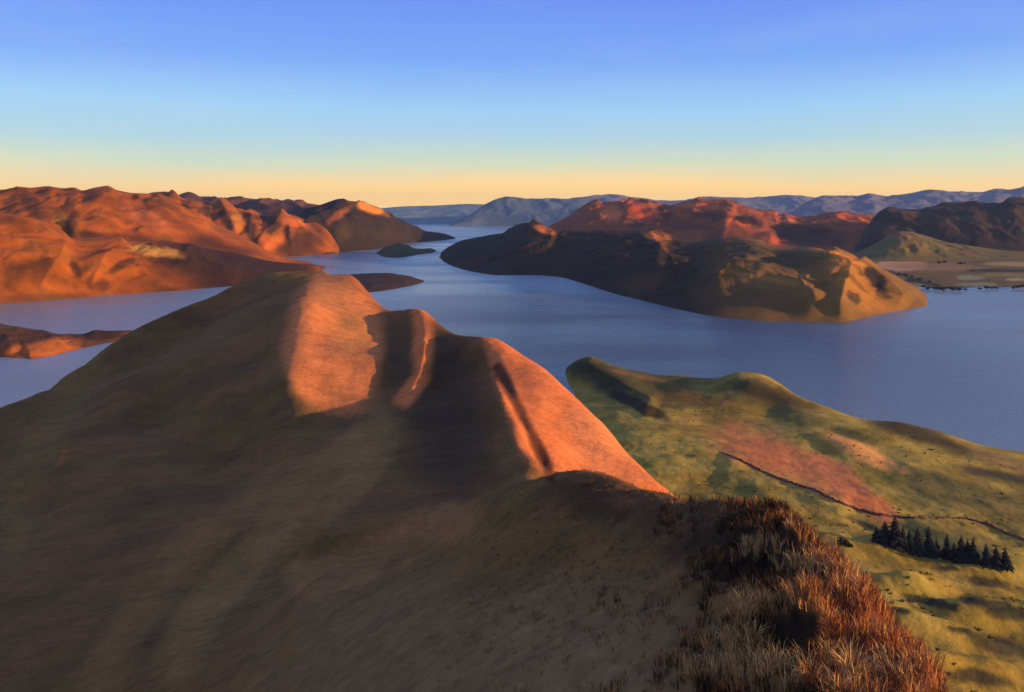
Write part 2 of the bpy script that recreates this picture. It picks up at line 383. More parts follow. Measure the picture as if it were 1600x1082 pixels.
hill('rear_ridge', None,
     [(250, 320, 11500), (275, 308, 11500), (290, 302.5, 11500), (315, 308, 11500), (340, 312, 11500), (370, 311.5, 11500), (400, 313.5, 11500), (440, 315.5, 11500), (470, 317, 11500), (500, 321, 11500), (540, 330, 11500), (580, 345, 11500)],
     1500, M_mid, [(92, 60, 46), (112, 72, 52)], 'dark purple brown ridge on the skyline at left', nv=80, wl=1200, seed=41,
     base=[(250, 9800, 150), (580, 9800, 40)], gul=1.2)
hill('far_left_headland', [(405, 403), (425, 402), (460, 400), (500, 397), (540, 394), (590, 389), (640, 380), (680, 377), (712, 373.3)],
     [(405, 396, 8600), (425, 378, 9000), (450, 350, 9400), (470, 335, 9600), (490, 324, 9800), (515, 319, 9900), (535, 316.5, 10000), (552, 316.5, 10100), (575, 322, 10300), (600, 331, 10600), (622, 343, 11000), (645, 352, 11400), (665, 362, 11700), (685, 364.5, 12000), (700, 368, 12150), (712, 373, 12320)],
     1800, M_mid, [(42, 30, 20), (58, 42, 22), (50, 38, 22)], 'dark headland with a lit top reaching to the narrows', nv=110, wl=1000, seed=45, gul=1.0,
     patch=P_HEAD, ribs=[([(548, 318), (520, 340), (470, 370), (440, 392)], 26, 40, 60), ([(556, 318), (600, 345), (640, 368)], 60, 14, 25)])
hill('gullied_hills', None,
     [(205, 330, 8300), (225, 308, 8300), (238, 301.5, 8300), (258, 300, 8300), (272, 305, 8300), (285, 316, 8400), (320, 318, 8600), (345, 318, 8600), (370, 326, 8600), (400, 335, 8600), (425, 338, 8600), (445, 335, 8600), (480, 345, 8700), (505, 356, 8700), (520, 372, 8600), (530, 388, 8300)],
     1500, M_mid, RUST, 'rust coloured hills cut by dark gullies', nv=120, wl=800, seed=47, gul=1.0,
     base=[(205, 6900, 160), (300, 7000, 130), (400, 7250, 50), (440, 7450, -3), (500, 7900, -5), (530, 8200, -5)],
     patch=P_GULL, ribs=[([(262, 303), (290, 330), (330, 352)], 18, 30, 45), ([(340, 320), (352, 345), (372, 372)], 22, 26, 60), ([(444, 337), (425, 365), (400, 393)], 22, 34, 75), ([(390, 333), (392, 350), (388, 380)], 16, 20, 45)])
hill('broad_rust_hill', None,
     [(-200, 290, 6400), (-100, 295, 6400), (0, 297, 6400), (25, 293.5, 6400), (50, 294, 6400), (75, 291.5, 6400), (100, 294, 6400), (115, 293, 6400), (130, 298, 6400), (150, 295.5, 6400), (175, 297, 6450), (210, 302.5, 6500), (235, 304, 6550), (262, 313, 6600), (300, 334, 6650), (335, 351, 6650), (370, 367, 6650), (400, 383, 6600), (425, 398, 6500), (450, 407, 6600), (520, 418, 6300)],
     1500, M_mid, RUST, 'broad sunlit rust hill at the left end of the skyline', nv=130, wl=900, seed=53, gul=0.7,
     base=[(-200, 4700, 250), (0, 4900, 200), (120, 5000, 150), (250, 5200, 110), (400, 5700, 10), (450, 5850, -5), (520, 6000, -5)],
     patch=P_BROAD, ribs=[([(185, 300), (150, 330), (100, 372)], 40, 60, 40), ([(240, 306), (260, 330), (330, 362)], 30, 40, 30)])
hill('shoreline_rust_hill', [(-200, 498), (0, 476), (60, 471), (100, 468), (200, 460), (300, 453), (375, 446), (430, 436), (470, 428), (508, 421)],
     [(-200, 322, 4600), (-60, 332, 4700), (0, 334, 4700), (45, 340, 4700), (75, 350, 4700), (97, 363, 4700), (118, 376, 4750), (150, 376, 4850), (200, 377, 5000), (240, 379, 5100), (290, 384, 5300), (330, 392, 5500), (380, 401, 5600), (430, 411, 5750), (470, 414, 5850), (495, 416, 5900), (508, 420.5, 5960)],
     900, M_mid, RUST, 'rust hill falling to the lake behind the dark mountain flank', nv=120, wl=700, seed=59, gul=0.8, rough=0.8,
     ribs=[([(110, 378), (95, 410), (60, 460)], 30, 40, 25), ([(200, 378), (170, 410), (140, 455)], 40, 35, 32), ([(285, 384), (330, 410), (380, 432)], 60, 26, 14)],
     patch=lambda xp, yp, X, Y, Z: [(blob(xp, yp, 390, 425, 170, 50, 12, 0.5, 0.2), (46, 32, 20), 0.92), (blob(xp, yp, 240, 393, 44, 9, 8, 0.5, 0.3), (214, 150, 60), 0.8), (blob(xp, yp, 118, 420, 8, 20, -25, 0.5, 0.3), GULLY_SHADE, 0.8), (blob(xp, yp, 190, 415, 30, 7, -30, 0.5, 0.3), GULLY_SHADE, 0.8), (blob(xp, yp, 158, 447, 18, 10, 0, 0.6, 0.3), GULLY_SHADE, 0.7), (blob(xp, yp, 30, 350, 60, 10, 10, 0.6, 0.3), SLOPE_SHADE, 0.5), (blob(xp, yp, 20, 430, 18, 25, 30, 0.6, 0.3), GULLY_SHADE, 0.5), (blob(xp, yp, 60, 466, 90, 8, -3, 0.6, 0.2), (90, 66, 40), 0.6)])  # dim lower right side, yellow highlight and gully shade painted on
hill('small_island', [(588, 396), (600, 402), (615, 403.5), (640, 401), (660, 397.5), (672, 396), (683, 393)],
     [(588, 395.5, 8150), (600, 388, 8150), (612, 384, 8200), (626, 380.5, 8200), (638, 384, 8250), (648, 388.5, 8300), (660, 389, 8350), (672, 388.5, 8400), (683, 392.8, 8530)],
     400, M_mid, [(78, 72, 44), (94, 84, 50)], 'small olive island in the narrows', nv=50, wl=260, seed=61, step=1.2, back_base=-30, sil=0.5)
hill('low_dark_point', [(470, 470), (540, 463), (590, 457), (620, 452), (645, 447), (664, 440.5)],
     [(470, 436, 5000), (530, 431, 5000), (560, 429.5, 5000), (600, 427.8, 5000), (620, 429.5, 5000), (640, 432, 4990), (652, 436, 4960), (664, 440, 4930)],
     350, M_mid, [(62, 46, 38), (74, 56, 44)], 'low dark point of land behind the mountain summit', nv=50, wl=300, seed=63, step=1.5, back_base=-30, sil=0.5)
hill('left_low_island', [(-200, 566), (0, 560), (40, 563), (70, 559), (110, 551), (150, 541), (190, 532), (260, 520)],
     [(-200, 500, 2750), (-60, 505, 2750), (0, 509, 2750), (25, 511, 2750), (45, 516, 2750), (70, 521, 2740), (100, 525, 2700), (130, 524, 2720), (150, 518.5, 2760), (190, 518.5, 2780), (260, 519, 2850)],
     250, M_mid, [(84, 56, 34), (98, 64, 36), (76, 54, 34)], 'low rust island beside the left flank of the mountain', nv=90, wl=240, seed=67, step=1.5, back_base=-30,
     ribs=[([(-10, 512), (10, 530), (20, 555)], 60, 20, 8), ([(85, 524), (70, 545), (40, 560)], 40, 50, 10)],
     patch=lambda xp, yp, X, Y, Z: [(blob(xp, yp, 150, 525, 45, 9, -3, 0.5, 0.2), (70, 46, 34), 0.9), (blob(xp, yp, 75, 545, 62, 15, -8, 0.5, 0.25), (206, 112, 44), 0.95)])

# ------------------------------------------------------------------ right shore
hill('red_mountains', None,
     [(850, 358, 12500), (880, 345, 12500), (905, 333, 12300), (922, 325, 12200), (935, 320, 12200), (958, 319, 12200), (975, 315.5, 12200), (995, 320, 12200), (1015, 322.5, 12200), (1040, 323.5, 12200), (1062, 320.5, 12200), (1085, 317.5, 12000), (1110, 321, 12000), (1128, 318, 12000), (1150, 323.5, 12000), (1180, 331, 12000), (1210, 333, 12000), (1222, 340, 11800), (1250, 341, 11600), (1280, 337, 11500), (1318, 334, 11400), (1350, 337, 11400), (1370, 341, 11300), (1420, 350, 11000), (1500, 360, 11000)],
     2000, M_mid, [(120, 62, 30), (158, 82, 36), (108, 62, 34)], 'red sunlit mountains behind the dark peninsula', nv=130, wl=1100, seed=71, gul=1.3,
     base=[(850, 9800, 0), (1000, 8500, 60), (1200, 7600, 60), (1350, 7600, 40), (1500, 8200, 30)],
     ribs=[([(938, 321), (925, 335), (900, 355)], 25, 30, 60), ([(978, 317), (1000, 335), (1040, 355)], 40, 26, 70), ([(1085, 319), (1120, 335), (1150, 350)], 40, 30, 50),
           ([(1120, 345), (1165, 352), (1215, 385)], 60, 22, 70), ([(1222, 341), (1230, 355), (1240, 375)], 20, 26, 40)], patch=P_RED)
hill('dark_right_hills', None,
     [(1335, 378, 8600), (1352, 360, 8600), (1366, 341, 8600), (1378, 329, 8600), (1390, 325.5, 8600), (1410, 328, 8600), (1432, 331, 8600), (1455, 323, 8600), (1480, 318, 8600), (1505, 317.5, 8600), (1525, 315.5, 8600), (1545, 319.5, 8600), (1562, 319, 8600), (1578, 310.5, 8600), (1592, 309.5, 8600), (1620, 314, 8600), (1700, 318, 8600), (1820, 322, 8600)],
     1800, M_mid, [(52, 40, 32), (70, 50, 38), (60, 44, 34)], 'dark brown hills at the right end of the skyline', nv=110, wl=800, seed=73, gul=1.2,
     base=[(1335, 7400, 30), (1500, 7200, 34), (1820, 7000, 38)])
def plain_patch(xp, yp, X, Y, Z):
    b = lambda *a, **k: blob(xp, yp, *a, **k)
    return [(b(1480, 402, 160, 7, 0, soft=0.6, wob=0.2), (120, 96, 52), 0.7),
            (b(1408, 415, 44, 9.5, 1, soft=0.25, wob=0.1), (206, 152, 108), 0.95),
            (b(1470, 417, 70, 7, 1, soft=0.6, wob=0.2), (160, 122, 72), 0.8),
            (b(1585, 413, 50, 4, 1, soft=0.4, wob=0.2), (176, 150, 92), 0.9),
            (b(1360, 425, 45, 12, 20, soft=0.5, wob=0.3), (40, 38, 26), 0.9),
            (b(1420, 436, 55, 5, 14, soft=0.4, wob=0.3), (44, 38, 28), 0.9),
            (b(1570, 423, 60, 2.6, 0, soft=0.5, wob=0.3), (48, 46, 36), 0.9),
            (b(1395, 434, 22, 4, 5, soft=0.4, wob=0.3), (120, 126, 74), 0.8),
            (b(1420, 445, 30, 4, 3, soft=0.4, wob=0.3), (138, 132, 90), 0.8),
            (b(1515, 434, 26, 4.5, 2, soft=0.3, wob=0.3), (150, 146, 100), 0.9),
            (b(1570, 430, 50, 3.6, 0, soft=0.3, wob=0.3), (136, 126, 66), 0.9),
            (b(1530, 445, 30, 3.6, 0, soft=0.3, wob=0.3), (140, 140, 100), 0.9),
            (b(1590, 437, 22, 2.4, 0, soft=0.3, wob=0.3), (170, 160, 120), 0.9),
            (b(1500, 452, 150, 3.4, 0, soft=0.5, wob=0.3), (44, 38, 28), 0.9)]
hill('valley_flats', [(1300, 448), (1380, 452), (1440, 454.5), (1490, 457), (1530, 455), (1570, 455), (1600, 453), (1700, 452), (1820, 452)],
     [(1300, 396, 7400), (1400, 396, 7400), (1500, 396, 7400), (1820, 396, 7400)], 900, M_low, [(96, 84, 48), (128, 98, 56), (84, 80, 46)],
     'flat farmland of tan and green fields by the lake', nv=110, wl=500, seed=79, gul=0.12, rough=0.25, prof=0.2, back_base=0, patch=plain_patch)
hill('green_hillock', None,
     [(1325, 400, 7200), (1350, 391, 7200), (1375, 378, 7200), (1392, 367, 7200), (1408, 362, 7200), (1425, 364, 7200), (1445, 370, 7200), (1480, 380, 7200), (1520, 386, 7200), (1560, 391, 7200), (1600, 393, 7200), (1700, 396, 7200)],
     700, M_low, [(96, 94, 50), (118, 100, 54), (130, 92, 52)], 'olive green hillock in front of the dark hills', nv=70, wl=450, seed=83, gul=0.8,
     base=[(1325, 6400, 18), (1500, 6400, 20), (1700, 6400, 22)], back_base=0)
def pen_patch(xp, yp, X, Y, Z):  # sunlit ridges and rims of the peninsula painted into its albedo
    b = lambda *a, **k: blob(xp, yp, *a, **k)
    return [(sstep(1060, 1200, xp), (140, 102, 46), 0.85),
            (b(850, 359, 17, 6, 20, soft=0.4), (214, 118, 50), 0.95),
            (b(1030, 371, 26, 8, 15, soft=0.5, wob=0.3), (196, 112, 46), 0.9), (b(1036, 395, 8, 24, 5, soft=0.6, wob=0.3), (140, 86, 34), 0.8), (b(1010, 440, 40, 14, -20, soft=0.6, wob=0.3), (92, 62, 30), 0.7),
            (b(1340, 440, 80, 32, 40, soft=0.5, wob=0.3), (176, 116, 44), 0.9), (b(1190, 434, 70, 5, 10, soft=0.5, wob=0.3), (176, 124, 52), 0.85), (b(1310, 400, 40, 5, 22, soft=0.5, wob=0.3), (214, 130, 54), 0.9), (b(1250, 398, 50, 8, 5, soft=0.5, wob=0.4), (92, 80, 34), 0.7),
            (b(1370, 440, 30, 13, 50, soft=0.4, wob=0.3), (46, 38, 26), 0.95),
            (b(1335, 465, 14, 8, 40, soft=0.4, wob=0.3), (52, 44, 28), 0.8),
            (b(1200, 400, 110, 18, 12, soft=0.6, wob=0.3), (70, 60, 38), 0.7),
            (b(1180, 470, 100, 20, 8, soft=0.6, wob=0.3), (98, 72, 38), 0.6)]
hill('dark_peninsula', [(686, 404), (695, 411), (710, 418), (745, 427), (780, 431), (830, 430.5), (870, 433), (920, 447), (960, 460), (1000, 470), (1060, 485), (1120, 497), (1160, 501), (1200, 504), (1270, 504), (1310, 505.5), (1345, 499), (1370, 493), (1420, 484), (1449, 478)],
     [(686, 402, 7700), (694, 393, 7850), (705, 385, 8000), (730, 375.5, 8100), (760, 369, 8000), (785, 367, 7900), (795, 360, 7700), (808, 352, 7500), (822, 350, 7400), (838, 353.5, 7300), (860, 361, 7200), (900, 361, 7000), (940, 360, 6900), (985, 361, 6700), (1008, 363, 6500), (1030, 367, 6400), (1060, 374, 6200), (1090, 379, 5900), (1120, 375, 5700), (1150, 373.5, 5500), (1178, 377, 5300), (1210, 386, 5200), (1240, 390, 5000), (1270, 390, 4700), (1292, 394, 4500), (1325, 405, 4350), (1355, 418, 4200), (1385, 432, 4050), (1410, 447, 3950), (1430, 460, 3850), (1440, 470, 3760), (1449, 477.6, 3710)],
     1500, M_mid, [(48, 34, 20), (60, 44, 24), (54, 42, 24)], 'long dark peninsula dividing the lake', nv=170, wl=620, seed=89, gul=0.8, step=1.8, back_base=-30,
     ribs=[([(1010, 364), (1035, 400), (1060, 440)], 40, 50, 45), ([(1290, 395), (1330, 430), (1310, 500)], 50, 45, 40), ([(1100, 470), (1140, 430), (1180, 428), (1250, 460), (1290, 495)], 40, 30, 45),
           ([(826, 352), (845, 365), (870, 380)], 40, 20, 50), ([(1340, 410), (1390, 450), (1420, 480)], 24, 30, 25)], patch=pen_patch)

# ------------------------------------------------------------------ scattered-point terrain
class Surface:
    """height field through control points in (column, log depth) space"""
    def __init__(self, pts):
        self.P = np.array([(x/150.0, 3.2*math.log(Y)) for x, Y, z in pts]); self.c2 = 0.03
        z = np.array([p[2] for p in pts], float); self.m = z.mean()
        D = self.ker(self.P); n = len(pts)
        A = np.zeros((n+3, n+3)); A[:n, :n] = D + np.eye(n)*-0.004
        A[:n, n] = 1; A[:n, n+1:] = self.P; A[n, :n] = 1; A[n+1:, :n] = self.P.T
        self.wt = np.linalg.solve(A, np.r_[z-self.m, 0, 0, 0])
    def ker(self, Q):
        d = Q[:, None, :]-self.P[None]
        return np.sqrt((d**2).sum(-1)+self.c2)
    def __call__(self, xpx, Y):
        Q = np.c_[np.ravel(xpx)/150.0, 3.2*np.log(np.ravel(Y))]
        r = np.empty(len(Q)); n = len(self.P)
        for s in range(0, len(Q), 40000):
            q = Q[s:s+40000]
            r[s:s+40000] = self.ker(q)@self.wt[:n] + self.wt[n] + q@self.wt[n+1:] + self.m
        return r.reshape(np.shape(xpx))
def PY(x, y, Y): return (x, Y, H-(y-HZ)*Y/F)          # seen at column x, row y, at depth Y
def PZ(x, y, z): return (x, (H-z)*F/(y-HZ), z)        # seen at column x, row y, at height z

# ---- lakeside lowland
sil = [(886, 583, 3), (890, 574, 12), (897, 567, 22), (912, 561.5, 32), (940, 567, 30), (970, 577, 26), (1000, 585, 22), (1060, 590, 16), (1130, 592, 18), (1150, 585, 30), (1190, 585, 34), (1215, 598, 30), (1250, 622, 22), (1300, 641, 18), (1340, 655, 18), (1400, 661, 22), (1450, 673, 16), (1500, 690, 10), (1560, 706, 8), (1600, 712, 6), (1700, 740, 6), (1850, 780, 6)]
lp = [PZ(*s) for s in sil]
lp += [(x, (H-z)*F/(y-HZ)*1.09+20, -18) for x, y, z in sil]
lp += [(x, (H-z)*F/(y-HZ)*1.35, -60) for x, y, z in sil[::2]]
lp += [(868, 2200, -25), (868, 1800, -25), (868, 2500, -30), (820, 2000, -60), (820, 1500, -40), (876, 1650, -12)]
lp += [PZ(*s) for s in [(905, 640, 12), (950, 640, 25), (950, 600, 14), (1000, 700, 45), (1000, 640, 28), (1000, 610, 12), (1050, 740, 55), (1100, 780, 62), (1100, 650, 24), (1100, 700, 44), (1200, 700, 38), (1200, 640, 20), (1200, 780, 62), (1250, 760, 52), (1300, 700, 34), (1300, 800, 66), (1400, 760, 46), (1400, 810, 60), (1400, 700, 26), (1400, 880, 78),
     (1500, 740, 28), (1500, 830, 58), (1500, 870, 62), (1500, 950, 88), (1600, 780, 28), (1600, 850, 58), (1600, 910, 66), (1600, 1000, 88), (1600, 1082, 104), (1450, 1082, 122), (1300, 900, 92), (1250, 850, 80), (1800, 900, 60), (1800, 1082, 100), (1500, 1180, 140), (1300, 1100, 150), (1800, 1250, 120), (1100, 900, 100), (900, 800, 60)]]
low_s = Surface(lp)
MOUNDS = [(1430, 915, 55, 13, 5, 11), (1480, 1000, 90, 18, 14, 12), (1400, 980, 50, 14, 20, 8), (1560, 890, 70, 14, 3, 9), (1390, 855, 60, 14, 5, 7), (1560, 960, 80, 16, 5, 10), (1530, 1050, 90, 18, 12, 10), (1440, 1040, 50, 12, 10, 8),
          (1290, 850, 60, 14, 20, 6), (1170, 598, 60, 12, 15, 6), (1380, 690, 80, 12, 20, 5), (1320, 700, 60, 12, 22, 6)]
def low_height(xp, Y):
    X = (xp-800)/F*Y
    Z = low_s(xp, Y)
    e = sstep(-5, 30, Z)
    _, yp = px_of(X, Y, Z)
    for cx, cy, rx, ry, rot, a in MOUNDS:
        Z = Z + a*blob(xp, yp, cx, cy, rx, ry, rot, 0.9)
    Z = Z + e*(3.2*fbm(X, Y, 130, 5, 101, 0.5) + 2.6*fbm(X*1.0, Y*0.6, 46, 4, 107, 0.5)*sstep(1900, 700, Y))
    Z = Z + rib(xp, yp, [(905, 566), (960, 600), (1030, 640)], 30, 30, 14) + rib(xp, yp, [(1120, 720), (1240, 762), (1340, 798)], 40, 30, 5)
    return Z
nu, nv = 560, 520
xs = np.linspace(850, 1850, nu); ys = np.exp(np.linspace(math.log(330), math.log(2900), nv))
XP, YY = np.meshgrid(xs, ys, indexing='ij')
ZZ = low_height(XP, YY); XX = (XP-800)/F*YY
xp, yp = px_of(XX, YY, ZZ)
b = lambda *a, **k: blob(xp, yp, *a, **k)
lowpatch = [
    (b(1010, 600, 130, 40, 15, soft=0.6, wob=0.3), (74, 70, 30), 0.8),
    (b(940, 590, 60, 22, 25, soft=0.5, wob=0.3), (48, 46, 28), 0.85),
    (b(1000, 635, 60, 10, 25, soft=0.5, wob=0.4), (40, 32, 22), 0.9),
    (b(1000, 588, 50, 4, 12, soft=0.5, wob=0.3), (140, 104, 62), 0.8),
    (b(1100, 628, 70, 12, 8, soft=0.6, wob=0.3), (134, 92, 36), 0.7),
    (b(1190, 612, 90, 18, 16, soft=0.6, wob=0.3), (54, 46, 28), 0.85),
    (b(1440, 680, 110, 14, 18, soft=0.6, wob=0.3), (50, 44, 30), 0.85),
    (b(1250, 655, 110, 12, 18, soft=0.6, wob=0.3), (96, 90, 46), 0.7),
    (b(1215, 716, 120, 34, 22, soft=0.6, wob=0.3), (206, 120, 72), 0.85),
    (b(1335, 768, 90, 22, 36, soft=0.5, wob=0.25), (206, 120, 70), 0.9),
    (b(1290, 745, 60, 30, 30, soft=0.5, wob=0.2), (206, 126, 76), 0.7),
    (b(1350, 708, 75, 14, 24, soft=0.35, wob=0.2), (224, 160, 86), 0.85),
    (b(1220, 668, 60, 6, 12, soft=0.5, wob=0.3), (150, 122, 70), 0.5),
    (b(1500, 770, 130, 34, 12, soft=0.7, wob=0.3), (84, 86, 52), 0.6),
    (b(1450, 845, 90, 30, 12, soft=0.5, wob=0.2), (72, 84, 46), 0.85),
    (b(1570, 720, 70, 10, 14, soft=0.6, wob=0.4), (146, 108, 72), 0.5),
    (b(1570, 745, 80, 8, 12, soft=0.6, wob=0.4), (62, 56, 50), 0.8),
    (b(1160, 760, 60, 10, 35, soft=0.5, wob=0.5), (110, 112, 52), 0.6)]
for cx, cy, rx, ry, r in [(1440, 937, 34, 8, 8), (1480, 888, 26, 5, 4), (1545, 945, 50, 10, 10), (1470, 945, 30, 8, 15), (1540, 910, 40, 8, 8), (1410, 955, 16, 4, 10), (1590, 960, 50, 12, 5), (1560, 1010, 60, 16, 16), (1500, 985, 26, 5, 12), (1350, 820, 30, 6, 25), (1315, 848, 12, 5, 5), (1530, 1060, 50, 14, 10)]:
    lowpatch.append((b(cx, cy, rx, ry, r, soft=0.5, wob=0.35), (46, 48, 38), 0.85))  # shadows in the hollows between the mounds, darkened in the albedo
LC = palette(XX, YY, xp, yp, [(142, 126, 48), (180, 156, 68), (156, 128, 50), (128, 118, 46)], 160, 113, lowpatch)
structure(grid_obj('lakeside_lowland', XX, YY, ZZ, M_low, LC), 'grassy olive lowland with bracken slopes beside the lake')

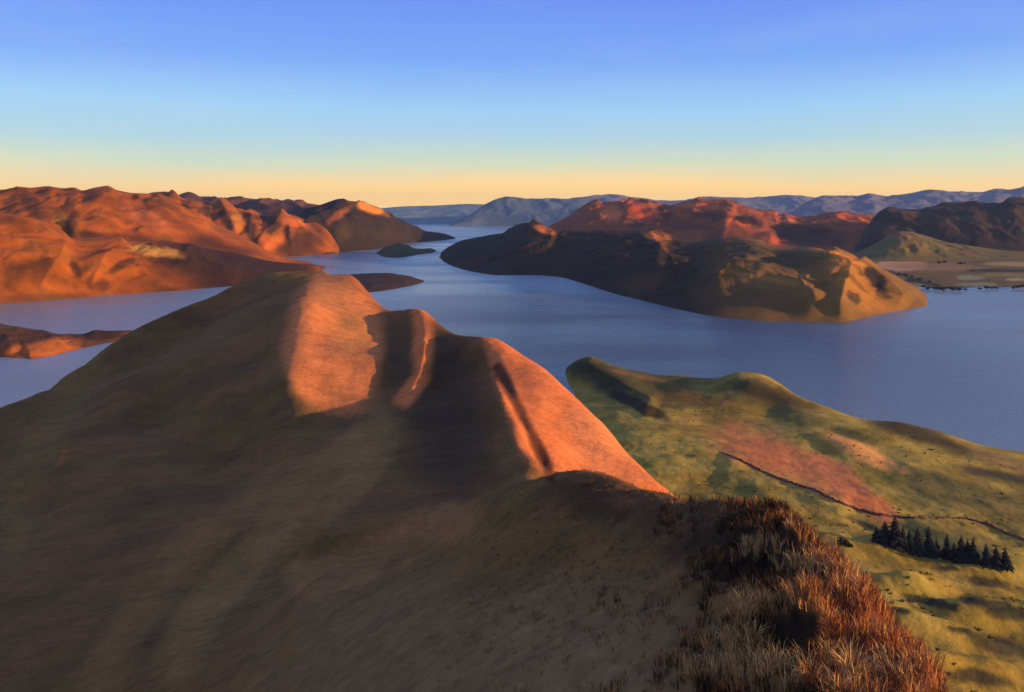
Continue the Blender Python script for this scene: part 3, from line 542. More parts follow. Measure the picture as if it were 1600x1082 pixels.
# ---- foreground mountain
# mountain control points, heights solved so sun and shade fall as planned: (column, depth in metres, height in metres)
MOUNTAIN_POINTS = [(-200, 135.0, 326.6), (0, 115.0, 337.4), (200, 92.0, 350.0), (400, 72.0, 360.8), (600, 52.0, 371.7), (800, 39.0, 378.8), (1000, 31.0, 383.1), (1150, 27.0, 385.3), (1300, 24.5, 386.7), (1420, 24.5, 386.7), (1472, 25.5, 386.1), (740, 115.0, 361.0), (790, 108.0, 365.1), (830, 100.0, 369.1), (880, 92.0, 372.6), (920, 85.0, 374.9), (960, 79.0, 376.1), (1000, 73.0, 377.0), (1060, 67.0, 378.0), (1100, 62.0, 379.3), (1160, 56.0, 381.2), (1220, 50.0, 382.8), (1250, 46.0, 383.5), (1290, 40.0, 384.4), (1340, 36.0, 385.0), (1370, 33.0, 385.2), (1410, 30.0, 385.5), (1450, 27.5, 385.7), (900, 62.0, 376.6), (1000, 50.0, 380.1), (1100, 44.0, 382.5), (1200, 38.0, 384.3), (1200, 31.0, 385.4), (1300, 30.0, 385.9), (1100, 35.0, 383.5), (900, 46.0, 379.0), (800, 66.0, 373.7), (700, 62.0, 372.2), (700, 85.0, 367.4), (1380, 27.0, 385.9), (475, 740.0, 345.5), (463, 560.0, 340.2), (451, 420.0, 331.0), (438, 345.0, 322.1), (428, 318.0, 320.3), (512, 740.0, 345.5), (556, 640.0, 333.3), (590, 560.0, 327.8), (596, 470.0, 326.7), (586, 392.0, 322.4), (510, 352.0, 321.4), (560, 378.0, 323.0), (520, 480.0, 330.8), (500, 385.0, 325.6), (545, 412.0, 325.6), (590, 520.0, 324.4), (545, 800.0, 341.1), (575, 740.0, 332.2), (605, 670.0, 324.6), (625, 620.0, 330.2), (650, 580.0, 336.0), (672, 550.0, 334.8), (692, 520.0, 331.3), (720, 470.0, 333.5), (748, 430.0, 338.4), (770, 425.0, 338.9), (770, 350.0, 330.9), (800, 290.0, 334.7), (832, 245.0, 332.6), (800, 425.0, 334.4), (850, 405.0, 327.8), (900, 370.0, 322.0), (950, 340.0, 316.1), (1000, 310.0, 310.5), (1062, 285.0, 307.1), (870, 325.0, 325.6), (900, 292.0, 322.5), (900, 265.0, 324.5), (960, 275.0, 318.5), (850, 275.0, 330.9), (650, 470.0, 330.5), (700, 400.0, 325.2), (680, 290.0, 326.9), (740, 320.0, 327.6), (620, 335.0, 323.7), (750, 220.0, 334.2), (660, 215.0, 332.6), (620, 265.0, 327.9), (560, 300.0, 323.3), (450, 298.0, 320.0), (500, 222.0, 328.2), (600, 208.0, 332.2), (600, 135.0, 343.2), (500, 115.0, 353.4), (500, 175.0, 334.7), (500, 258.0, 324.9), (400, 306.0, 316.0), (400, 200.0, 329.7), (400, 132.0, 342.4), (300, 150.0, 333.8), (300, 272.0, 315.8), (300, 405.0, 314.3), (380, 470.0, 321.5), (400, 630.0, 330.4), (300, 505.0, 319.0), (200, 117.0, 343.3), (200, 192.0, 326.1), (200, 312.0, 311.7), (200, 455.0, 310.4), (100, 132.0, 336.0), (100, 212.0, 319.7), (100, 342.0, 305.6), (0, 188.0, 321.6), (0, 315.0, 303.6), (-150, 215.0, 310.6), (500, 800.0, 344.6), (470, 800.0, 344.3), (425, 800.0, 344.6), (395, 850.0, 335.0), (360, 860.0, 324.3), (330, 850.0, 316.0), (300, 830.0, 311.4), (240, 780.0, 302.1), (190, 720.0, 296.1), (150, 660.0, 291.4), (100, 590.0, 288.5), (40, 525.0, 287.9), (0, 495.0, 288.6), (-100, 415.0, 288.6), (-200, 355.0, 289.3), (300, 690.0, 311.9), (345, 740.0, 324.2), (400, 745.0, 333.2), (250, 640.0, 304.4), (350, 600.0, 320.0), (200, 600.0, 297.4), (100, 500.0, 292.7), (0, 400.0, 294.8), (100, 430.0, 298.1), (150, 560.0, 294.1), (440, 620.0, 334.9), (-100, 330.0, 290.6), (440, 720.0, 338.6), (250, 410.0, 304.4), (410, 340.0, 319.2), (350, 325.0, 310.9), (50, 270.0, 307.3), (-200, 105.3, 335.0), (-200, 81.0, 341.9), (-200, 56.7, 348.8), (-200, 40.5, 353.4), (-200, 27.0, 357.3), (0, 89.7, 344.4), (0, 69.0, 350.1), (0, 48.3, 355.8), (0, 34.5, 359.6), (0, 23.0, 362.8), (200, 71.8, 355.2), (200, 55.2, 359.5), (200, 38.6, 363.8), (200, 27.6, 366.7), (200, 18.4, 369.1), (400, 56.2, 364.6), (400, 43.2, 367.7), (400, 30.2, 370.8), (400, 21.6, 372.8), (400, 14.4, 374.6), (600, 40.6, 374.0), (600, 31.2, 375.9), (600, 21.8, 377.7), (600, 15.6, 379.0), (600, 10.4, 380.0), (800, 30.4, 380.1), (800, 23.4, 381.2), (800, 16.4, 382.3), (800, 11.7, 383.0), (800, 7.8, 383.6), (1000, 24.2, 383.9), (1000, 18.6, 384.5), (1000, 13.0, 385.1), (1000, 9.3, 385.5), (1150, 21.1, 385.7), (1150, 16.2, 386.1), (1150, 11.3, 386.5), (1150, 8.1, 386.7), (1300, 19.1, 386.9), (1300, 14.7, 387.1), (1300, 10.3, 387.3), (1420, 19.1, 386.9), (1420, 14.7, 387.1), (1420, 10.3, 387.3), (1600, 19.5, 377.7), (1600, 15.0, 379.1), (1600, 10.5, 380.5), (1850, 23.4, 369.1), (1850, 18.0, 371.6), (1850, 12.6, 374.1), (1850, 9.0, 375.8), (1500, 20.0, 386.0), (830, 150.0, 327.6), (900, 140.0, 341.0), (920, 125.0, 353.0), (1000, 118.0, 352.5), (1100, 100.0, 352.0), (1220, 80.0, 354.0), (1290, 63.0, 361.0), (1370, 52.0, 368.0), (1450, 44.0, 371.0), (760, 170.0, 342.1), (1600, 25.0, 376.0), (1600, 60.0, 340.0), (1700, 30.0, 366.0), (1850, 40.0, 345.0), (1850, 90.0, 290.0), (1600, 120.0, 275.0), (1500, 90.0, 322.0), (1400, 90.0, 335.0), (1200, 150.0, 305.0), (1100, 200.0, 285.0), (1200, 250.0, 240.0), (1400, 160.0, 270.0), (1400, 300.0, 150.0), (1600, 220.0, 190.0), (1600, 380.0, 50.0), (1850, 250.0, 120.0), (1850, 400.0, 20.0), (420, 950.0, 250.1), (300, 900.0, 200.0), (190, 800.0, 190.0), (100, 700.0, 180.0), (0, 600.0, 180.0), (-100, 520.0, 180.0), (-200, 480.0, 170.0), (500, 950.0, 250.0), (600, 860.0, 240.0), (680, 720.0, 240.0), (750, 620.0, 250.0), (800, 590.0, 255.0), (900, 510.0, 240.0), (1000, 450.0, 220.0), (1065, 410.0, 210.0), (400, 1500.0, -20.0), (200, 1300.0, -20.0), (0, 1050.0, -20.0), (-200, 900.0, -20.0), (600, 1400.0, -20.0), (700, 1200.0, -20.0), (800, 1050.0, -20.0), (900, 950.0, -10.0), (1000, 850.0, -0.0), (1100, 750.0, 10.0), (1200, 650.0, 20.0), (1400, 520.0, 20.0), (420, 185.0, 332.4), (420, 201.4, 329.9), (420, 219.3, 326.9), (420, 238.7, 323.7), (420, 259.9, 320.4), (420, 283.0, 317.9), (420, 365.2, 322.4), (420, 397.6, 324.5), (420, 432.8, 326.1), (420, 471.2, 326.8), (420, 513.0, 330.6), (420, 558.6, 332.4), (420, 608.1, 333.8), (420, 662.1, 333.0), (420, 720.8, 337.3), (446, 185.0, 332.9), (446, 201.4, 330.6), (446, 219.3, 327.5), (446, 238.7, 324.8), (446, 259.9, 321.9), (446, 283.0, 319.6), (446, 365.2, 326.6), (446, 397.6, 328.7), (446, 471.2, 331.8), (446, 513.0, 333.8), (446, 662.1, 336.4), (446, 784.7, 346.7), (472, 185.0, 333.5), (472, 201.4, 331.0), (472, 219.3, 328.0), (472, 238.7, 325.7), (472, 259.9, 323.5), (472, 283.0, 321.1), (472, 308.1, 320.5), (472, 335.4, 323.8), (472, 365.2, 325.5), (472, 397.6, 329.0), (472, 432.8, 332.1), (472, 471.2, 333.7), (472, 513.0, 337.3), (472, 608.1, 340.9), (472, 662.1, 342.4), (498, 185.0, 334.3), (498, 201.4, 331.2), (498, 238.7, 326.7), (498, 283.0, 322.7), (498, 308.1, 321.9), (498, 335.4, 321.4), (498, 365.2, 323.5), (498, 432.8, 329.7), (498, 471.2, 331.7), (498, 513.0, 334.2), (498, 558.6, 338.9), (498, 608.1, 339.8), (498, 662.1, 342.9), (524, 185.0, 334.6), (524, 201.4, 331.7), (524, 219.3, 329.1), (524, 238.7, 327.3), (524, 259.9, 325.5), (524, 283.0, 323.8), (524, 308.1, 322.2), (524, 335.4, 320.9), (524, 365.2, 322.4), (524, 397.6, 325.9), (524, 432.8, 329.0), (524, 513.0, 330.5), (524, 558.6, 332.4), (524, 608.1, 336.1), (524, 662.1, 339.6), (524, 784.7, 347.9), (550, 185.0, 335.1), (550, 201.4, 332.3), (550, 219.3, 329.7), (550, 238.7, 327.9), (550, 259.9, 326.2), (550, 283.0, 324.5), (550, 335.4, 320.9), (550, 432.8, 328.4), (550, 471.2, 328.9), (550, 513.0, 327.4), (550, 558.6, 330.8), (550, 608.1, 332.3), (550, 720.8, 342.5), (576, 185.0, 335.6), (576, 201.4, 332.7), (576, 219.3, 330.3), (576, 238.7, 328.6), (576, 259.9, 327.0), (576, 283.0, 325.2), (576, 308.1, 323.4), (576, 335.4, 321.8), (576, 365.2, 321.8), (576, 432.8, 328.6), (576, 471.2, 327.6), (576, 608.1, 329.2), (576, 662.1, 332.6), (602, 185.0, 335.9), (602, 219.3, 330.9), (602, 238.7, 329.3), (602, 259.9, 327.5), (602, 283.0, 325.9), (602, 308.1, 324.4), (602, 365.2, 322.0), (602, 432.8, 327.6), (602, 608.1, 326.4), (628, 185.0, 336.5), (628, 201.4, 333.8), (628, 219.3, 331.5), (628, 238.7, 329.9), (628, 283.0, 326.5), (628, 308.1, 325.2), (628, 365.2, 324.3), (628, 397.6, 323.5), (628, 432.8, 324.7), (628, 471.2, 323.3), (628, 513.0, 326.4), (628, 558.6, 330.1), (654, 185.0, 336.9), (654, 201.4, 334.7), (654, 238.7, 330.7), (654, 259.9, 328.8), (654, 283.0, 327.1), (654, 308.1, 325.4), (654, 335.4, 324.1), (654, 365.2, 324.5), (654, 397.6, 327.4), (654, 432.8, 332.6), (654, 513.0, 328.6), (680, 185.0, 337.3), (680, 201.4, 335.0), (680, 219.3, 332.9), (680, 238.7, 331.3), (680, 259.9, 329.3), (680, 308.1, 325.7), (680, 335.4, 324.8), (680, 365.2, 322.9), (680, 397.6, 323.8), (680, 432.8, 331.0), (680, 471.2, 327.8), (706, 185.0, 337.8), (706, 201.4, 335.4), (706, 219.3, 333.1), (706, 238.7, 332.0), (706, 259.9, 330.0), (706, 283.0, 327.8), (706, 308.1, 326.2), (706, 335.4, 325.4), (706, 365.2, 324.7), (706, 432.8, 326.6), (732, 185.0, 337.4), (732, 201.4, 335.7), (732, 238.7, 332.6), (732, 259.9, 330.7), (732, 283.0, 328.9), (732, 308.1, 327.0), (732, 335.4, 326.5), (732, 365.2, 327.1), (732, 397.6, 329.1), (758, 185.0, 338.5), (758, 201.4, 336.4), (758, 238.7, 333.3), (758, 259.9, 331.5), (758, 283.0, 330.3), (758, 308.1, 330.1), (758, 335.4, 329.4), (758, 365.2, 329.4), (758, 397.6, 332.4), (784, 185.0, 340.1), (784, 201.4, 336.0), (784, 219.3, 334.7), (784, 238.7, 333.3), (784, 259.9, 333.9), (784, 283.0, 334.9), (784, 308.1, 336.3), (784, 335.4, 332.0), (784, 365.2, 331.6), (784, 397.6, 334.8), (810, 185.0, 340.3), (810, 201.4, 338.5), (810, 219.3, 336.6), (810, 238.7, 336.4), (810, 259.9, 335.8), (810, 308.1, 331.6), (810, 335.4, 330.2), (810, 365.2, 331.8), (810, 397.6, 333.1), (836, 185.0, 342.9), (836, 201.4, 338.4), (836, 219.3, 337.9), (836, 259.9, 331.4), (836, 283.0, 331.5), (836, 308.1, 329.1), (836, 335.4, 329.6), (836, 365.2, 331.3), (862, 185.0, 339.9), (862, 201.4, 337.4), (862, 219.3, 333.0), (862, 238.7, 330.1), (862, 259.9, 329.5), (862, 308.1, 325.9), (862, 365.2, 329.4), (888, 185.0, 336.9), (888, 201.4, 336.7), (888, 219.3, 330.2), (888, 238.7, 327.6), (888, 308.1, 323.5), (888, 335.4, 325.3), (914, 185.0, 333.8), (914, 201.4, 328.8), (914, 219.3, 326.6), (914, 238.7, 324.8), (914, 283.0, 321.7), (914, 308.1, 322.2), (914, 335.4, 323.3), (940, 185.0, 330.8), (940, 201.4, 325.0), (940, 219.3, 323.1), (940, 238.7, 321.8), (940, 259.9, 320.8), (940, 283.0, 320.0), (940, 308.1, 320.4), (966, 185.0, 327.1), (966, 201.4, 320.3), (966, 219.3, 319.3), (966, 238.7, 318.8), (966, 259.9, 318.7), (966, 308.1, 317.2), (992, 185.0, 322.4), (992, 201.4, 315.8), (992, 219.3, 314.9), (992, 238.7, 315.5), (992, 259.9, 316.9), (992, 283.0, 316.8), (1018, 185.0, 316.4), (1018, 201.4, 309.5), (1018, 219.3, 309.3), (1018, 238.7, 311.1), (1018, 259.9, 314.5), (1018, 283.0, 315.2), (1044, 185.0, 309.2), (1044, 201.4, 302.4), (1044, 219.3, 302.5), (1044, 238.7, 305.4), (1044, 259.9, 310.2), (1070, 185.0, 302.6), (1070, 201.4, 294.4), (1070, 219.3, 294.6), (1070, 238.7, 297.6), (1070, 259.9, 302.3), (-180, 150.0, 323.5), (-180, 176.0, 317.0), (-180, 242.4, 304.2), (-180, 284.5, 297.3), (-120, 150.0, 326.4), (-120, 176.0, 320.5), (-120, 242.4, 308.0), (-120, 284.5, 300.5), (-60, 150.0, 328.3), (-60, 176.0, 322.7), (-60, 206.6, 316.6), (-60, 242.4, 310.0), (-60, 284.5, 303.0), (-60, 391.8, 295.0), (0, 150.0, 329.5), (0, 206.6, 318.2), (0, 242.4, 311.0), (0, 284.5, 305.2), (60, 150.0, 330.7), (60, 176.0, 324.8), (60, 242.4, 312.4), (60, 391.8, 299.7), (60, 459.7, 299.9), (120, 150.0, 331.7), (120, 176.0, 325.9), (120, 242.4, 315.5), (120, 284.5, 310.5), (120, 391.8, 302.7), (180, 150.0, 332.4), (180, 176.0, 327.1), (180, 242.4, 317.9), (180, 284.5, 312.8), (180, 391.8, 306.0), (240, 150.0, 333.1), (240, 176.0, 328.4), (240, 206.6, 324.8), (240, 242.4, 319.4), (240, 284.5, 314.6), (240, 333.8, 310.4), (240, 539.5, 305.0), (300, 176.0, 329.6), (300, 206.6, 326.4), (300, 242.4, 320.4), (300, 333.8, 310.8), (300, 459.7, 317.0), (360, 150.0, 335.0), (360, 176.0, 330.7), (360, 242.4, 321.2), (360, 284.5, 314.0), (360, 391.8, 319.1), (360, 539.5, 324.0), (300, 122.0, 342.9), (300, 137.6, 338.2), (350, 122.0, 344.0), (350, 137.6, 339.4), (400, 122.0, 345.4), (400, 155.1, 334.0), (450, 122.0, 347.4), (450, 137.6, 341.4), (450, 155.1, 334.6), (500, 137.6, 341.7), (500, 155.1, 335.3), (550, 122.0, 348.7), (550, 137.6, 341.5), (550, 155.1, 336.1), (600, 122.0, 348.8), (600, 155.1, 336.9), (650, 122.0, 350.4), (650, 137.6, 341.9), (650, 155.1, 337.2), (700, 122.0, 352.7), (700, 137.6, 343.5), (700, 155.1, 340.0), (750, 137.6, 340.2), (750, 155.1, 338.3)]
top_s = Surface(MOUNTAIN_POINTS)
KR = [  # spurs and gullies of the mountain: line, left width, right width, metres, end fade
    ([(776, 572), (800, 620), (826, 672), (852, 725), (862, 750)], 13, 12, -1.5, 0.2, 1.2),
    ([(658, 488), (664, 540), (657, 585), (634, 622)], 10, 12, 0.9, 0.15, 1.2),
    ([(600, 680), (520, 780), (400, 860), (330, 960)], 30, 40, 0.8, 0.2, 1.6),
    ([(540, 700), (420, 760), (330, 830), (240, 960)], 30, 40, 0.8, 0.2, 1.6),
    ([(700, 830), (520, 890), (470, 960), (450, 1060)], 40, 60, 1.5, 0.2, 1.6),
    ([(260, 500), (180, 600), (100, 700), (60, 800)], 40, 40, 1.5, 0.2, 1.6)]
TUMPS = [(1225, 862, 34, 22, 0, 0.9), (1290, 905, 30, 20, 0, 0.8), (1180, 945, 36, 20, 0, 0.8), (1262, 985, 44, 30, 20, 1.2), (1150, 1005, 30, 18, 0, 0.6), (1340, 950, 40, 26, 30, 0.7), (1370, 1030, 40, 26, 30, 0.6), (1120, 835, 40, 20, 0, 0.6)]
SKYL = [(-220, 775), (-100, 700), (0, 638), (40, 624), (100, 590), (150, 556), (190, 528), (240, 502), (300, 476), (330, 465), (360, 450), (395, 434), (425, 424), (470, 423), (500, 423), (520, 430), (545, 430), (560, 437), (575, 455), (600, 478), (612, 483), (625, 484), (650, 481), (672, 492), (692, 511), (720, 524), (748, 526), (770, 528), (800, 542), (850, 575), (900, 620), (950, 670), (1000, 728), (1040, 765), (1065, 782), (1100, 788), (1160, 792), (1220, 804), (1250, 824), (1290, 868), (1340, 903), (1370, 950), (1410, 1000), (1450, 1050), (1480, 1090), (1600, 1200), (1850, 1400)]
def top_height(xp, Y, detail=True):
    X = (xp-800)/F*Y
    Z = top_s(xp, Y)
    # ground in front of the lens falls away below the view, and nothing behind rises over the skyline
    fb = np.interp(xp, [-200, 0, 200, 400, 600, 800, 1000, 1150, 1300, 1420, 1850], [135, 115, 92, 72, 52, 39, 31, 27, 24.5, 24.5, 25])
    lim = H-790/F*Y-0.4
    Z = np.where(Y < fb*0.93, np.minimum(Z, lim), Z)
    Z = np.where((xp > 1475) | (xp < -60), np.minimum(Z, H-(800 if True else 0)/F*Y*np.where(xp > 1475, 1, 0)-0.3), Z)
    ys = curve(SKYL, xp.ravel()).reshape(xp.shape)
    lim = H-(ys-HZ)/F*Y; k = 0.0016*Y
    Z = np.where(Y > 20, lim-k*np.logaddexp(0, (lim-Z)/k), Z)
    _, yp = px_of(X, Y, Z)
    for r in KR: Z = Z + rib(xp, yp, *r)*(Y > 60)
    near = sstep(75, 50, Y)*sstep(1050, 1130, xp)
    for cx, cy, rx, ry, rot, a in TUMPS: Z = Z + near*a*blob(xp, yp, cx, cy, rx, ry, rot, 0.9)
    e = sstep(20, 160, Y)
    Z = Z + e*(0.35*fbm(X, Y*0.6, 36, 4, 131, 0.5)+0.22*fbm(X, Y, 8, 4, 137, 0.6)) + (1-e)*0.35*fbm(X, Y, 6, 4, 139, 0.5)
    Z = Z + sstep(380, 600, Y)*0.5*fbm(X, Y, 17, 4, 151, 0.6) - 2.2*blob(xp, yp, 590, 855, 130, 34, -12, 0.9)*(Y < 260) - 1.4*blob(xp, yp, 400, 868, 110, 46, -12, 0.95)*(Y < 260)  # the two dips are added to sink stray sunlit spots into shade
    Z = Z + sstep(900, 1100, xp)*sstep(90, 50, Y)*0.35*fbm(X, Y, 2.2, 3, 141, 0.5)
    return Z
nu, nv = 760, 640
xs = np.linspace(-220, 1850, nu); ys = np.exp(np.linspace(math.log(9), math.log(1500), nv))
XP, YY = np.meshgrid(xs, ys, indexing='ij')
ZZ = top_height(XP, YY); XX = (XP-800)/F*YY
xp, yp = px_of(XX, YY, ZZ)
def pband(pts, wd, soft=0.7):
    d, s, t = seg_field(xp, yp, pts); return 1-sstep(wd*(1-soft), wd*1.1, d+wd*0.35*fbm(xp+yp*0.8, yp*0.4, 50, 4, 5))
b = lambda *a, **k: blob(xp, yp, *a, **k)
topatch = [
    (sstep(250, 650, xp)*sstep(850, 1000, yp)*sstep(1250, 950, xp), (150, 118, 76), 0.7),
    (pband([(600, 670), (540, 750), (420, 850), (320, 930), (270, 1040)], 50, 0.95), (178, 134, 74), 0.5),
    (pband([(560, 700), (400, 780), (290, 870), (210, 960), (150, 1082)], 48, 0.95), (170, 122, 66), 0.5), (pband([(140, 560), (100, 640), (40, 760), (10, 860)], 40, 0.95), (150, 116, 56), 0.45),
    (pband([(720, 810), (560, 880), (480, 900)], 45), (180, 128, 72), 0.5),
    (b(700, 640, 80, 150, -10, soft=0.6, wob=0.2), (76, 56, 36), 0.85), (b(625, 560, 30, 80, 0, soft=0.6, wob=0.2), (96, 72, 44), 0.6),  # shaded valley face darkened in the albedo
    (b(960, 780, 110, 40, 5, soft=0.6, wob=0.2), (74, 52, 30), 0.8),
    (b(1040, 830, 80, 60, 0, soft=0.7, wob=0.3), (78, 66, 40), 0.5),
    (b(520, 540, 84, 112, 0, soft=0.2, wob=0.10), (222, 132, 72), 0.95),  # main sunlit face, brightened in the albedo on top of the sun
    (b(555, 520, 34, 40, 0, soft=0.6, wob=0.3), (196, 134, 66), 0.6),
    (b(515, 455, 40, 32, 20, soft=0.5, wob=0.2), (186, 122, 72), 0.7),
    (pband([(657, 484), (664, 540), (655, 590), (630, 625)], 20), (226, 128, 66), 0.95),  # sunlit sliver, its light also put into the colour
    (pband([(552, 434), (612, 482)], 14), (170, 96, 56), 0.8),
    (sstep(-6, 10, xp-np.interp(yp, [520, 600, 680, 760], [750, 772, 800, 832]))*sstep(200, 240, YY)*(YY < 520)*(xp < 1120), (222, 124, 68), 0.95),  # sunlit right flank brightened in the albedo
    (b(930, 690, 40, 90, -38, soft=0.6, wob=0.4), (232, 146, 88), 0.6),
    (pband([(778, 575), (802, 622), (828, 675), (852, 725), (862, 750)], 11), (70, 44, 28), 0.85),  # shade of the gully painted as a dark line
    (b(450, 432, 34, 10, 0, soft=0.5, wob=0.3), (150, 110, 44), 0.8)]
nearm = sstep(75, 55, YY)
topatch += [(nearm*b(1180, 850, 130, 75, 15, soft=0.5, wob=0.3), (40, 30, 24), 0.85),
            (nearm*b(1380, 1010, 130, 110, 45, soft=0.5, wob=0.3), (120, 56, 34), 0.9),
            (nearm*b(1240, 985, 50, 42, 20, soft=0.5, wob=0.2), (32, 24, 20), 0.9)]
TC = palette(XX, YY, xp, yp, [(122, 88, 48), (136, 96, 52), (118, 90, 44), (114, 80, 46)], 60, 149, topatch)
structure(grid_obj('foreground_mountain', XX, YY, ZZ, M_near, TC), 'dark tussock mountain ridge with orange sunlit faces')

# ------------------------------------------------------------------ haze over the lake
def make_haze():
    m = bpy.data.materials.new('lake_haze'); m.use_nodes = True
    n = m.node_tree; n.nodes.clear()
    o = n.nodes.new('ShaderNodeOutputMaterial'); v = n.nodes.new('ShaderNodeVolumePrincipled')
    v.inputs['Color'].default_value = (0.42, 0.66, 1.0, 1); v.inputs['Density'].default_value = 0.95e-5
    v.inputs['Anisotropy'].default_value = 0.35
    n.links.new(v.outputs[0], o.inputs['Volume'])
    x0, x1, y0, y1, z0, z1 = -43000, 43000, -5000, 41000, -90, 1100
    V = [(x, y, z) for x in (x0, x1) for y in (y0, y1) for z in (z0, z1)]
    Q = [(0, 1, 3, 2), (4, 6, 7, 5), (0, 4, 5, 1), (2, 3, 7, 6), (0, 2, 6, 4), (1, 5, 7, 3)]
    h = mesh_obj('haze', V, Q, m, smooth=False)
    h['kind'] = 'stuff'; h['label'] = 'thin bluish evening haze over the lake and hills'
make_haze()

# ------------------------------------------------------------------ finding the ground
def ground(fn, x, y, Y0, Y1, nearest=True):
    """nearest (or farthest) point of the terrain seen at column x, row y"""
    Y = np.exp(np.linspace(math.log(Y0), math.log(Y1), 700)); Z = fn(np.full_like(Y, float(x)), Y)
    yy = HZ+(H-Z)/Y*F
    if nearest: vis = np.minimum.accumulate(yy)
    i = np.argmax(vis <= y)
    if i == 0: i = len(Y)-1
    return (x-800)/F*Y[i], Y[i], Z[i]
def tag(o, label, cat, group=None):
    o['label'] = label; o['category'] = cat
    if group: o['group'] = group
    return o
def empty(name, loc):
    e = bpy.data.objects.new(name, None); e.empty_display_size = 1; e.location = loc; COL.objects.link(e); return e

# ------------------------------------------------------------------ hedge line across the low slope
def make_hedge():
    pts = [(1120, 704), (1160, 722), (1200, 742), (1240, 757), (1270, 766), (1300, 781), (1330, 794), (1360, 803), (1400, 809), (1440, 811), (1480, 810), (1510, 812), (1540, 820), (1570, 833), (1600, 845), (1650, 868)]
    xs_ = np.linspace(1120, 1650, 150); ysr = curve(pts, xs_)
    P = np.array([ground(low_height, a, c, 380, 2300) for a, c in zip(xs_, ysr)])
    for k in range(3): P[1:-1] = (P[:-2]+P[1:-1]*2+P[2:])/4
    r = np.random.default_rng(3)
    V = []; n = 9
    for i, p in enumerate(P):
        d = P[min(i+1, len(P)-1)]-P[max(i-1, 0)]; d[2] = 0; d /= np.linalg.norm(d)+1e-9; nn = np.array([-d[1], d[0], 0])
        e = min(1, i/8, (len(P)-1-i)/4)*0.9+0.1
        for j in range(n):
            a = math.pi*j/(n-1)
            wv = (2.6+0.7*r.normal())*e; hh = (2.1+0.7*r.normal())*e
            V.append(p + nn*math.cos(a)*wv + np.array([0, 0, max(0, math.sin(a))*hh-0.5]) + d*r.normal()*0.5)
    i = np.arange(len(P)*n).reshape(-1, n)
    Q = np.stack([i[:-1, :-1], i[:-1, 1:], i[1:, 1:], i[1:, :-1]], -1).reshape(-1, 4)
    o = mesh_obj('hedge', V, Q, simple_mat('dark_red_hedge', (0.17, 0.075, 0.055), 0.4, 0.25), smooth=False)
    tag(o, 'dark red brown hedge line curving across the low slope above the conifers', 'hedge')
make_hedge()

# ------------------------------------------------------------------ conifers
M_leaf = simple_mat('conifer_needles', (0.024, 0.030, 0.028), 0.4, 0.6)
M_bark = simple_mat('bark', (0.05, 0.035, 0.025), 0.3, 2.0)
def conifer_meshes(seed, h, wd):
    r = np.random.default_rng(seed); V = []; T = []
    tiers = 15
    for k in range(tiers):
        f = k/(tiers-1); z = h*(0.07+0.9*f); rad = wd*0.5*(1-f)**0.85*(0.85+0.3*r.random())+0.25
        nb = max(5, int(13*(1-f)+4))
        for q in range(nb):
            a = 6.283*(q+r.random())/nb; ra = rad*(0.5+0.75*r.random())
            c, s_ = math.cos(a), math.sin(a); t_ = np.array([-s_, c, 0])
            tip = np.array([c*ra, s_*ra, z-0.28*ra-0.3*r.random()]); root = np.array([0, 0, z+h*0.035]); mid = (tip+root)/2+np.array([0, 0, 0.16*ra])
            hw = 0.24*ra+0.35
            b0 = len(V); V += [root, mid+t_*hw+[0, 0, -0.3], tip, mid-t_*hw+[0, 0, -0.3], mid+[0, 0, 0.35]]
            T += [(b0, b0+1, b0+4), (b0+1, b0+2, b0+4), (b0+2, b0+3, b0+4), (b0+3, b0, b0+4)]
    b0 = len(V); V += [np.array([0.18, 0, h*0.9]), np.array([-0.1, 0.16, h*0.9]), np.array([-0.1, -0.16, h*0.9]), np.array([0, 0, h*1.02])]
    T += [(b0, b0+1, b0+3), (b0+1, b0+2, b0+3), (b0+2, b0, b0+3)]
    n = 7; TV = []; TQ = []
    for lv, (z, rr) in enumerate(((-0.8, 0.55), (h*0.3, 0.4), (h*0.93, 0.08))):
        for q in range(n): TV.append((rr*math.cos(6.283*q/n), rr*math.sin(6.283*q/n), z))
    for lv in range(2):
        for q in range(n): TQ.append((lv*n+q, lv*n+(q+1) % n, (lv+1)*n+(q+1) % n, (lv+1)*n+q))
    return (V, T), (TV, TQ)
protos = []
for sd_ in range(4):
    (V, T), (TV, TQ) = conifer_meshes(40+sd_, 26, 16)
    root = empty('conifer', (0, 0, 0))
    c_ = mesh_obj('crown', V, T, M_leaf, smooth=False, parent=root); t_ = mesh_obj('trunk', TV, TQ, M_bark, parent=root)
    protos.append((root, [c_, t_]))
used = set()
def place_tree(k, loc, sx, sz, label, cat, group, protos=protos, used=used, name='conifer'):
    root, parts = protos[k]
    if k in used:
        r2 = root.copy(); COL.objects.link(r2)
        for p in parts:
            q = p.copy(); COL.objects.link(q); q.parent = r2
        root = r2
    used.add(k)
    root.location = loc; root.scale = (sx, sx, sz); root.rotation_euler = (0, 0, random.random()*6.28)
    return tag(root, label, cat, group)
pines = [(1369, 823, 848), (1383, 815, 850), (1398, 808, 853), (1411, 822, 858), (1421, 829, 861), (1434, 826, 863), (1451, 823, 867), (1463, 841, 869), (1480, 835, 872), (1491, 848, 875), (1502, 838, 877), (1512, 843, 878), (1521, 842, 879), (1541, 850, 884), (1556, 853, 886), (1571, 856, 888),
         (1376, 832, 849), (1390, 828, 852), (1404, 830, 856), (1428, 840, 862), (1443, 842, 865), (1457, 845, 868), (1507, 852, 878), (1549, 862, 885), (1564, 864, 887)]
